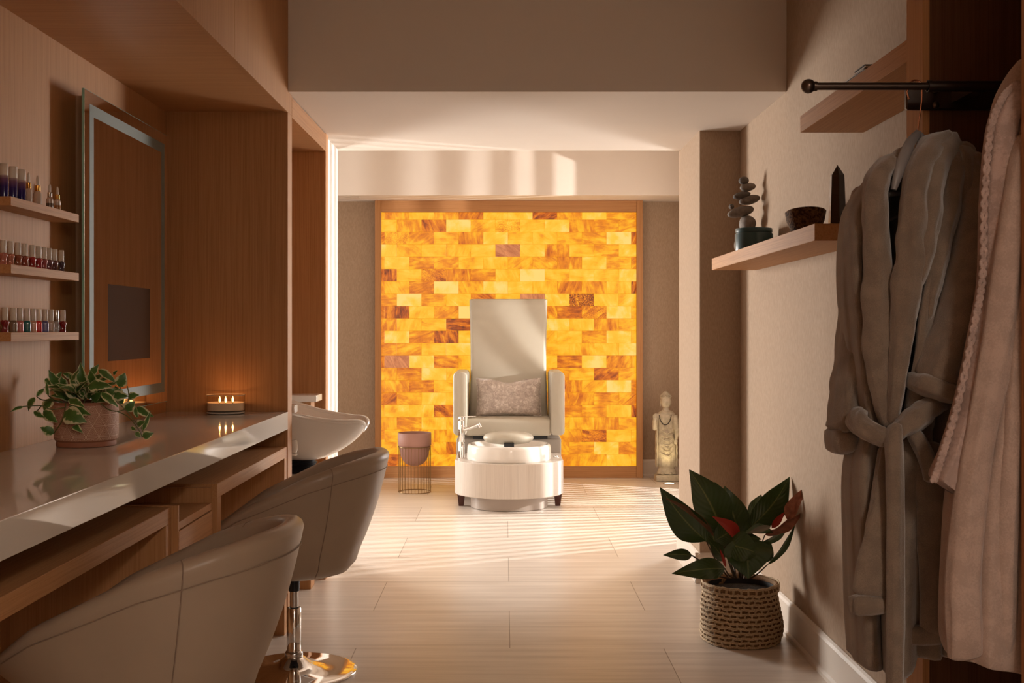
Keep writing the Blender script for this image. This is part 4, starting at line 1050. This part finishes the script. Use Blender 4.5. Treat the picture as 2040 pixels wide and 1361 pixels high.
padded('lapel', [(2060, 420, 40, 2.14, .035), (2040, 600, 44, 2.135, .035), (2020, 850, 44, 2.13, .035), (2005, 1100, 44, 2.13, .035), (2003, 1310, 46, 2.145, .035)], par=rb2, mat=BLUSH, seed=21, wob=.05)
hx2 = 1.095
t, _ = hanger('grey hanger tucked behind the shoulder of the blush robe, almost out of sight', hx2, RY, None)
m = MB().tube([(hx2-.001, RY, RZ-.098), (hx2, 2.4, RZ-.115), (hx2, 2.25, RZ-.13)], [.006, .009, .008], 14).tube([(hx2-.001, RY, RZ-.098), (hx2, 2.53, RZ-.115)], [.006, .008], 14); at(m, t).build('shoulder_bar', HG, t)

# ================================================================== LEAVES
def leaf(m, B, T, w, bend=.1, roll=0, fold=.15, nrm=(0, -1, .25), shape=.8, uvo=0, ns=12, nt_=4, twist=0, wave=0):
    B, T = Vector(B), Vector(T); ax = T-B; Lh = ax.length; ax.normalize()
    n_ = Vector(nrm); n_ = (n_-ax*n_.dot(ax)).normalized()
    n_ = Matrix.Rotation(roll, 3, ax) @ n_
    s_ = ax.cross(n_)
    V, U, F = [], [], []
    for i in range(ns+1):
        u = i/ns
        wp = math.sin(PI*u**shape)**.9*(1-.25*u) if 0 < u < 1 else 0
        wp = max(wp, .02)
        tw = Matrix.Rotation(twist*u, 3, ax); sv, nv_ = tw @ s_, tw @ n_
        for j in range(-nt_, nt_+1):
            t = j/nt_
            p = B+ax*Lh*u+nv_*(bend*Lh*math.sin(PI*u)-bend*Lh*.6*u*u)+sv*(w/2*wp*t)+nv_*(fold*w*abs(t)*wp)+nv_*wave*w*math.sin(u*11+t*2)*abs(t)*wp
            V.append(p); U.append((t*.5*wp/max(wp, .3)+.5 if False else t, u+uvo*10))
    k = 2*nt_+1
    for i in range(ns):
        for j in range(2*nt_):
            a = i*k+j; F.append([a, a+1, a+k+1, a+k])
    m.add(V, F, 0, U)

# ---- variegated trailing plant in terracotta pot on the counter
VAR, nt, b = newmat('variegated_leaf'); L = nt.links
uvn = N(nt, 'ShaderNodeUVMap'); uvn.uv_map = 'UVMap'; sep = N(nt, 'ShaderNodeSeparateXYZ'); L.new(uvn.outputs[0], sep.inputs[0])
ab = N(nt, 'ShaderNodeMath', operation='ABSOLUTE'); L.new(sep.outputs['X'], ab.inputs[0])
mp = coords(nt, (90, 90, 90)); n1 = N(nt, 'ShaderNodeTexNoise', Scale=1.0, Detail=2.0); L.new(mp.outputs[0], n1.inputs['Vector'])
ml = N(nt, 'ShaderNodeMath', operation='MULTIPLY_ADD'); L.new(n1.outputs['Fac'], ml.inputs[0]); ml.inputs[1].default_value = 1.1; L.new(ab.outputs[0], ml.inputs[2])
r = ramp(nt, [(0, (.045, .11, .022)), (.60, (.085, .19, .035)), (.66, (.62, .60, .36)), (1, (.70, .68, .46))])
m2 = N(nt, 'ShaderNodeMath', operation='MULTIPLY'); m2.inputs[1].default_value = .5; L.new(ml.outputs[0], m2.inputs[0]); L.new(m2.outputs[0], r.inputs[0]); L.new(r.outputs[0], b.inputs['Base Color'])
b.inputs['Roughness'].default_value = .4
VINE = plain('vine_stem', (.12, .13, .04), .5)
TERRA, nt, b = newmat('patterned_terracotta'); L = nt.links
uvn = N(nt, 'ShaderNodeUVMap'); uvn.uv_map = 'UVMap'; sep = N(nt, 'ShaderNodeSeparateXYZ'); L.new(uvn.outputs[0], sep.inputs[0])
def mt(op, a, b_=None, c_=None):
    n = nt.nodes.new('ShaderNodeMath'); n.operation = op
    for i, v in enumerate((a, b_, c_)):
        if v is None: continue
        if isinstance(v, (int, float)): n.inputs[i].default_value = v
        else: L.new(v, n.inputs[i])
    return n.outputs[0]
TS = .032   # triangle height, metres
X_, Z_ = mt('DIVIDE', sep.outputs['X'], TS), mt('DIVIDE', sep.outputs['Y'], TS)
fa = mt('FRACT', Z_); fb = mt('FRACT', mt('SUBTRACT', mt('MULTIPLY', X_, .8660), mt('MULTIPLY', Z_, .5))); fc_ = mt('FRACT', mt('SUBTRACT', mt('MULTIPLY', X_, -.8660), mt('MULTIPLY', Z_, .5)))
sm = mt('ADD', mt('ADD', fa, fb), fc_)
up = mt('LESS_THAN', sm, 1.5)
mn = mt('MINIMUM', mt('MINIMUM', fa, fb), fc_)
mxx = mt('SUBTRACT', 1, mt('MAXIMUM', mt('MAXIMUM', fa, fb), fc_))
dd = mt('ADD', mt('MULTIPLY', mn, up), mt('MULTIPLY', mxx, mt('SUBTRACT', 1, up)))
ln = mt('LESS_THAN', mt('FRACT', mt('MULTIPLY', dd, 12.5)), .40)
inb = mt('MULTIPLY', mt('GREATER_THAN', sep.outputs['Y'], .020), mt('LESS_THAN', sep.outputs['Y'], .1225))
fac = mt('MULTIPLY', ln, inb)
mxn = N(nt, 'ShaderNodeMix', data_type='RGBA'); L.new(fac, mxn.inputs[0]); mxn.inputs[6].default_value = (.31, .125, .068, 1); mxn.inputs[7].default_value = (.66, .46, .35, 1); L.new(mxn.outputs[2], b.inputs['Base Color'])
b.inputs['Roughness'].default_value = .7
bp = N(nt, 'ShaderNodeBump', Strength=.4, Distance=.0006); L.new(fac, bp.inputs['Height']); L.new(bp.outputs[0], b.inputs['Normal'])
PX0, PY0 = -1.243, 3.432
po = thing('potted_trailing_plant', 'variegated trailing plant in a patterned terracotta pot on the counter', 'potted plant', (PX0, PY0, CTZ))
m = MB(); n = 72; prof = [(.080, 0), (.0845, .002), (.0850, .010), (.083, .0155), (.0875, .019), (.0905, .024), (.0915, .05), (.0915, .118), (.0915, .126), (.0905, .131), (.087, .131), (.0855, .12), (.0855, .112)]
V, U, F = [], [], []
for r_, z in prof:
    for k in range(n+1):
        a = 2*PI*k/n; V.append((r_*math.cos(a), r_*math.sin(a), z)); U.append((a*.0915*1.0, z))
for i in range(len(prof)-1):
    for k in range(n):
        a = i*(n+1)+k; F.append([a, a+1, a+n+2, a+n+1])
m.add(V, F, 0, U); m.build('pot', TERRA, po, ang=50)
MB().lathe([(.001, .116), (.04, .119), (.0853, .114)], n=40, cap0=False, cap1=False).build('soil', SOIL, po)
def p8(x, y, Y):
    px, py = 20+x/6.8, 710+y/6.8
    Y = min(Y, 1.405*FPX/(VX-px)); return pt(px, py, Y)
LV = [(640, 400, 525, 190, 110, 3.46, 3.44), (740, 420, 690, 270, 90, 3.42, 3.40), (1000, 430, 950, 90, 130, 3.44, 3.42), (1150, 380, 1080, 190, 130, 3.40, 3.38), (830, 330, 940, 170, 62, 3.42, 3.40), (850, 270, 710, 230, 70, 3.46, 3.45), (1050, 400, 1380, 400, 145, 3.36, 3.36), (1200, 180, 1450, 370, 85, 3.42, 3.42), (1470, 410, 1560, 220, 130, 3.43, 3.43), (1390, 520, 1600, 540, 115, 3.40, 3.40), (1600, 560, 1750, 520, 95, 3.44, 3.44), (800, 580, 1010, 690, 95, 3.34, 3.31), (800, 680, 1095, 795, 115, 3.33, 3.31), (730, 760, 1030, 890, 190, 3.32, 3.30), (850, 950, 985, 1035, 75, 3.32, 3.31), (560, 570, 450, 740, 150, 3.40, 3.38), (450, 740, 640, 900, 115, 3.37, 3.35), (320, 750, 475, 835, 70, 3.34, 3.35), (340, 560, 235, 745, 100, 3.3, 3.3), (180, 680, 0, 750, 45, 3.25, 3.22), (360, 540, 475, 425, 50, 3.3, 3.34), (520, 530, 490, 335, 45, 3.36, 3.36), (590, 1050, 410, 960, 120, 3.34, 3.33), (1240, 490, 1470, 690, 90, 3.34, 3.33), (1560, 730, 1690, 610, 125, 3.40, 3.40), (1730, 830, 1670, 640, 50, 3.42, 3.42), (1720, 690, 1950, 825, 95, 3.43, 3.43), (1800, 1000, 1905, 740, 55, 3.42, 3.42), (1730, 950, 1830, 880, 100, 3.41, 3.41), (1790, 1085, 1945, 1040, 100, 3.41, 3.41), (1640, 960, 1710, 1010, 50, 3.41, 3.41), (910, 540, 735, 380, 170, 3.40, 3.39), (1320, 530, 1420, 430, 110, 3.40, 3.40), (1400, 250, 1455, 190, 50, 3.47, 3.47), (480, 300, 560, 400, 60, 3.44, 3.44), (1700, 1030, 1770, 1100, 60, 3.41, 3.41), (1050, 520, 1010, 330, 120, 3.47, 3.47), (1250, 470, 1180, 280, 130, 3.47, 3.46), (900, 500, 860, 330, 130, 3.48, 3.48), (1480, 560, 1420, 400, 110, 3.47, 3.47), (700, 560, 640, 440, 100, 3.47, 3.46), (1100, 250, 1200, 110, 80, 3.46, 3.46), (640, 300, 700, 210, 60, 3.48, 3.48), (1120, 600, 1240, 480, 110, 3.40, 3.38), (1530, 640, 1440, 560, 80, 3.43, 3.43)]
m = MB(); rl = random.Random(5)
for x0, y0, x1, y1, w, Ya, Yb in LV:
    B, T = p8(x0, y0, Ya), p8(x1, y1, Yb)
    leaf(m, B, T, w/6.8*1.0*3.4/FPX*1.45, bend=rl.uniform(.03, .14), roll=rl.uniform(-.5, .5), fold=rl.uniform(-.1, .22), shape=.72, wave=rl.uniform(0, .06))
for i in range(44):
    a = rl.uniform(0, 2*PI); el = rl.uniform(.15, 1.4); rr_ = rl.uniform(.045, .085)
    B = Vector((PX0+.05*math.cos(a)*math.cos(el), PY0+.05*math.sin(a)*math.cos(el), CTZ+.125+.5*rr_*math.sin(el)))
    D = Vector((math.cos(a)*math.cos(el*.8), math.sin(a)*math.cos(el*.8), math.sin(el)*.8)).normalized()
    T = B+D*rl.uniform(.05, .085)
    if T.x < -1.40: T.x = -1.40
    leaf(m, B, T, rl.uniform(.024, .040), bend=rl.uniform(.1, .3), roll=rl.uniform(-.6, .6), fold=rl.uniform(0, .2), nrm=(0, -.75, .7), shape=.72, wave=.04)
at(m, po); m.build('foliage', VAR, po, ang=180)
m = MB()
for path in ([(700, 610, 3.42), (440, 590, 3.34), (360, 540, 3.3)], [(740, 640, 3.40), (580, 580, 3.38), (510, 520, 3.36)], [(760, 690, 3.34), (560, 720, 3.32), (420, 670, 3.3), (180, 680, 3.25)], [(1230, 640, 3.36), (1330, 720, 3.335), (1450, 745, 3.36), (1560, 720, 3.38)], [(1450, 745, 3.36), (1600, 820, 3.39), (1720, 960, 3.41), (1790, 1090, 3.41)], [(1440, 610, 3.40), (1600, 760, 3.40), (1750, 960, 3.41)], [(760, 630, 3.35), (725, 800, 3.31), (690, 900, 3.32), (590, 1050, 3.34)], [(1590, 400, 3.43), (1610, 560, 3.43), (1560, 700, 3.40)], [(1760, 940, 3.41), (1830, 1080, 3.41), (1790, 1090, 3.41)], [(420, 680, 3.3), (370, 740, 3.33)], [(1000, 640, 3.4), (1040, 450, 3.42), (1000, 300, 3.44)], [(1100, 640, 3.4), (1160, 480, 3.42), (1250, 300, 3.43)], [(900, 640, 3.42), (840, 520, 3.44), (680, 420, 3.45)], [(1250, 640, 3.42), (1400, 560, 3.42), (1500, 420, 3.43)]):
    m.tube([p8(*p) for p in cr(path, 6)], .0016, 8)
at(m, po); m.build('vine', VINE, po)

# ---- floor plant in woven basket
BX, BY = .968, 4.735
bk = thing('woven_basket', 'round crocheted jute basket on the floor by the right wall', 'basket', (BX, BY, 0))
def brad(z, a):
    r_ = interp([(0, .158), (.03, .166), (.07, .166), (.12, .160), (.17, .156), (.195, .150), (.21, .156), (.225, .159), (.236, .155)], z)
    return r_*(1+.018*math.sin(3*a+1+z*20)+.012*math.sin(5*a+z*35))
JUTE = plain('jute_cord', (.60, .46, .30), .9, var=.25, vscale=300, bump=.8, bscale=500, bdist=.002)
JBR = plain('brown_jute', (.26, .15, .072), .9, var=.25, vscale=300, bump=.8, bscale=500, bdist=.002)
R = [[((brad(z, 2*PI*k/72)-.005)*math.cos(2*PI*k/72), (brad(z, 2*PI*k/72)-.005)*math.sin(2*PI*k/72), z) for k in range(72)] for z in [0.001]+[.236*i/14 for i in range(1, 15)]]
R += [[((brad(z, 2*PI*k/72)-.016)*math.cos(2*PI*k/72), (brad(z, 2*PI*k/72)-.016)*math.sin(2*PI*k/72), z) for k in range(72)] for z in (.236, .2, .1, .012)]
MB().loft(R).build('basket_wall', JBR, bk, ang=180)
m = MB(); rj = random.Random(9); NR = 12; rowz = [.008+.0185*i for i in range(NR)]+[.234]
for i, z in enumerate(rowz):
    for dz_ in ((-.0026, .0026) if i < NR else (-.001, .004)):
        m.tube([(brad(z, a)*math.cos(a), brad(z, a)*math.sin(a), z+dz_+.0016*math.sin(a*19+i)+.001*math.sin(a*47)) for a in [2*PI*k/120 for k in range(121)]], .0027, 6, cap=False)
for i in range(NR):
    nst = 34
    for k in range(nst):
        a = 2*PI*(k+.5*(i % 2))/nst+rj.uniform(-.015, .015)
        for da in (-.014, .014):
            z0, z1 = rowz[i], rowz[i+1]
            m.tube([(brad(z, a+da)*math.cos(a+da)*1.0, brad(z, a+da)*math.sin(a+da), z) for z in (z0, (z0+z1)/2, z1)], .0018, 5, cap=False)
m.build('cord_weave', JUTE, bk, ang=180)
fp = thing('potted_floor_plant', 'broad leaved dark green plant with a red new leaf in the basket', 'potted plant', (BX, BY, .012))
m = MB().lathe([(.11, .012), (.125, .02), (.138, .205), (.142, .215), (.142, .222), (.134, .222), (.132, .20)], (BX, BY, 0), n=48, cap1=False); at(m, fp).build('nursery_pot', BLACK, fp, ang=50)
m = MB().lathe([(.001, .205), (.07, .208), (.133, .202)], (BX, BY, 0), n=40, cap0=False, cap1=False); at(m, fp).build('soil', SOIL, fp)
LEAFG, nt, b = newmat('glossy_green_leaf'); L = nt.links
geo = N(nt, 'ShaderNodeNewGeometry'); uvn = N(nt, 'ShaderNodeUVMap'); uvn.uv_map = 'UVMap'; sep = N(nt, 'ShaderNodeSeparateXYZ'); L.new(uvn.outputs[0], sep.inputs[0])
ab = N(nt, 'ShaderNodeMath', operation='ABSOLUTE'); L.new(sep.outputs['X'], ab.inputs[0])
wv = mt('SINE', mt('MULTIPLY', mt('ADD', sep.outputs['Y'], mt('MULTIPLY', ab.outputs[0], -.35)), 60))
rr_ = ramp(nt, [(0, (.20, .25, .08)), (.07, (.040, .092, .020)), (1, (.030, .072, .014))]); L.new(ab.outputs[0], rr_.inputs[0])
back = N(nt, 'ShaderNodeMix', data_type='RGBA'); L.new(geo.outputs['Backfacing'], back.inputs[0]); L.new(rr_.outputs[0], back.inputs[6]); back.inputs[7].default_value = (.13, .060, .025, 1)
L.new(back.outputs[2], b.inputs['Base Color']); b.inputs['Roughness'].default_value = .28; b.inputs['Specular IOR Level'].default_value = .6
bp = N(nt, 'ShaderNodeBump', Strength=.15, Distance=.002); L.new(wv, bp.inputs['Height']); L.new(bp.outputs[0], b.inputs['Normal'])
RED = plain('red_new_leaf', (.42, .035, .022), .35); DRY = plain('withered_leaf', (.36, .135, .08), .4, var=.3, vscale=60)
GL = plain('leaf_highlight_tone', (.20, .19, .15), .3)  # leaf highlight put into a pale colour
def c7(x, y, Y): return pt(1280+x/2.953, 900+y/2.953, Y)
# base x,y, tip x,y, width, Yb, Yt, bend, roll, fold, mat
FLV = [(375, 525, 104, 224, 165, 4.70, 4.62, .10, -.5, .12, 0), (470, 480, 286, 108, 205, 4.74, 4.72, .10, .15, .10, 0), (500, 360, 425, 178, 90, 4.84, 4.86, .05, 0, -.1, 0), (570, 490, 484, 205, 150, 4.76, 4.76, .08, -.2, .1, 0), (640, 400, 700, 252, 95, 4.86, 4.88, .05, .2, .1, 0), (585, 500, 596, 325, 110, 4.80, 4.82, .06, 0, .1, 0), (640, 440, 872, 156, 160, 4.78, 4.76, .10, .35, .1, 0), (690, 545, 880, 415, 60, 4.70, 4.68, .1, .9, .1, 0), (735, 665, 908, 420, 52, 4.68, 4.64, .06, .8, .2, 0), (765, 470, 600, 472, 70, 4.66, 4.60, .1, .7, .1, 0), (520, 520, 700, 510, 70, 4.64, 4.60, .1, -.6, .1, 0), (600, 500, 625, 745, 230, 4.62, 4.57, .10, .0, .12, 0), (500, 545, 690, 600, 150, 4.60, 4.58, .08, -.2, .1, 0), (290, 610, 126, 607, 58, 4.66, 4.60, .08, .1, .1, 0), (485, 688, 186, 712, 105, 4.62, 4.56, .18, .1, .1, 0), (700, 650, 755, 530, 80, 4.72, 4.72, .05, 0, .1, 0), (380, 510, 520, 300, 110, 4.80, 4.82, .05, .3, .1, 0), (430, 560, 380, 330, 110, 4.80, 4.80, .05, -.3, .1, 0), (560, 700, 690, 560, 130, 4.76, 4.74, .05, .3, .1, 0), (480, 640, 390, 520, 80, 4.78, 4.76, .05, .3, .1, 0), (430, 520, 560, 440, 130, 4.72, 4.72, .05, .3, .1, 0)]
m = MB()
for x0, y0, x1, y1, w, Ya, Yb, bd, ro, fo_, _ in FLV:
    leaf(m, c7(x0, y0, Ya), c7(x1, y1, Yb), w/2.953*4.7/FPX*1.32, bd, ro, fo_, shape=.82, wave=.03, ns=16, nt_=5)
at(m, fp); m.build('foliage', LEAFG, fp, ang=180, recalc=False)
m = MB(); leaf(m, c7(420, 500, 4.66), c7(135, 262, 4.58), 55/2.953*4.7/FPX, .08, .5, .3, shape=.8, ns=16); at(m, fp); m.build('curled_leaf_edge', plain('bronze_leaf', (.15, .075, .035), .35), fp, ang=180)
m = MB(); leaf(m, c7(560, 508, 4.64), c7(412, 378, 4.62), 105/2.953*4.7/FPX, .05, .5, .25, shape=.6); at(m, fp); m.build('red_leaf', RED, fp, ang=180)
m = MB(); leaf(m, c7(490, 680, 4.68), c7(455, 570, 4.68), 22/2.953*4.7/FPX, .05, 0, .1); at(m, fp); m.build('red_leaf', RED, fp, ang=180)
m = MB(); leaf(m, c7(760, 450, 4.66), c7(835, 355, 4.66), 45/2.953*4.7/FPX, .05, 0, .2); at(m, fp); m.build('red_leaf', RED, fp, ang=180)
m = MB(); leaf(m, c7(720, 490, 4.68), c7(965, 345, 4.62), 75/2.953*4.7/FPX, .06, .6, .3, wave=.15, ns=18); leaf(m, c7(850, 400, 4.64), c7(955, 210, 4.60), 85/2.953*4.7/FPX, .08, -.4, .3, wave=.15, ns=18); at(m, fp); m.build('withered_leaf', DRY, fp, ang=180)
m = MB(); leaf(m, c7(755, 440, 4.62), c7(610, 485, 4.60), 40/2.953*4.7/FPX, .1, .2, .1); at(m, fp); m.build('highlight_leaf', GL, fp, ang=180)  # pale sliver painting the highlight among the green leaves
m = MB()
for (x1, y1, Y1) in ((375, 525, 4.70), (470, 480, 4.74), (570, 490, 4.76), (585, 500, 4.80), (640, 440, 4.78), (690, 545, 4.70), (735, 665, 4.68), (600, 500, 4.62), (500, 545, 4.60), (380, 690, 4.64), (485, 688, 4.62), (640, 400, 4.86), (500, 360, 4.84), (700, 650, 4.72), (720, 490, 4.68), (560, 508, 4.64)):
    xb = 580+(x1-580)*.35; 
    m.tube([c7(*p) for p in cr([(xb, 745, 4.74), ((xb+x1)/2-6, (745+y1)/2+12, (4.74+Y1)/2), (x1, y1, Y1)], 6)], [.0038-.0016*i/12 for i in range(13)], 8)
m.tube([c7(*p) for p in cr([(470, 720, 4.68), (420, 700, 4.66), (360, 690, 4.64)], 6)], .003, 8).tube([c7(*p) for p in cr([(430, 740, 4.70), (360, 660, 4.68), (290, 610, 4.66)], 6)], .003, 8)
at(m, fp); m.build('stem', plain('leaf_stem', (.07, .045, .02), .4), fp)
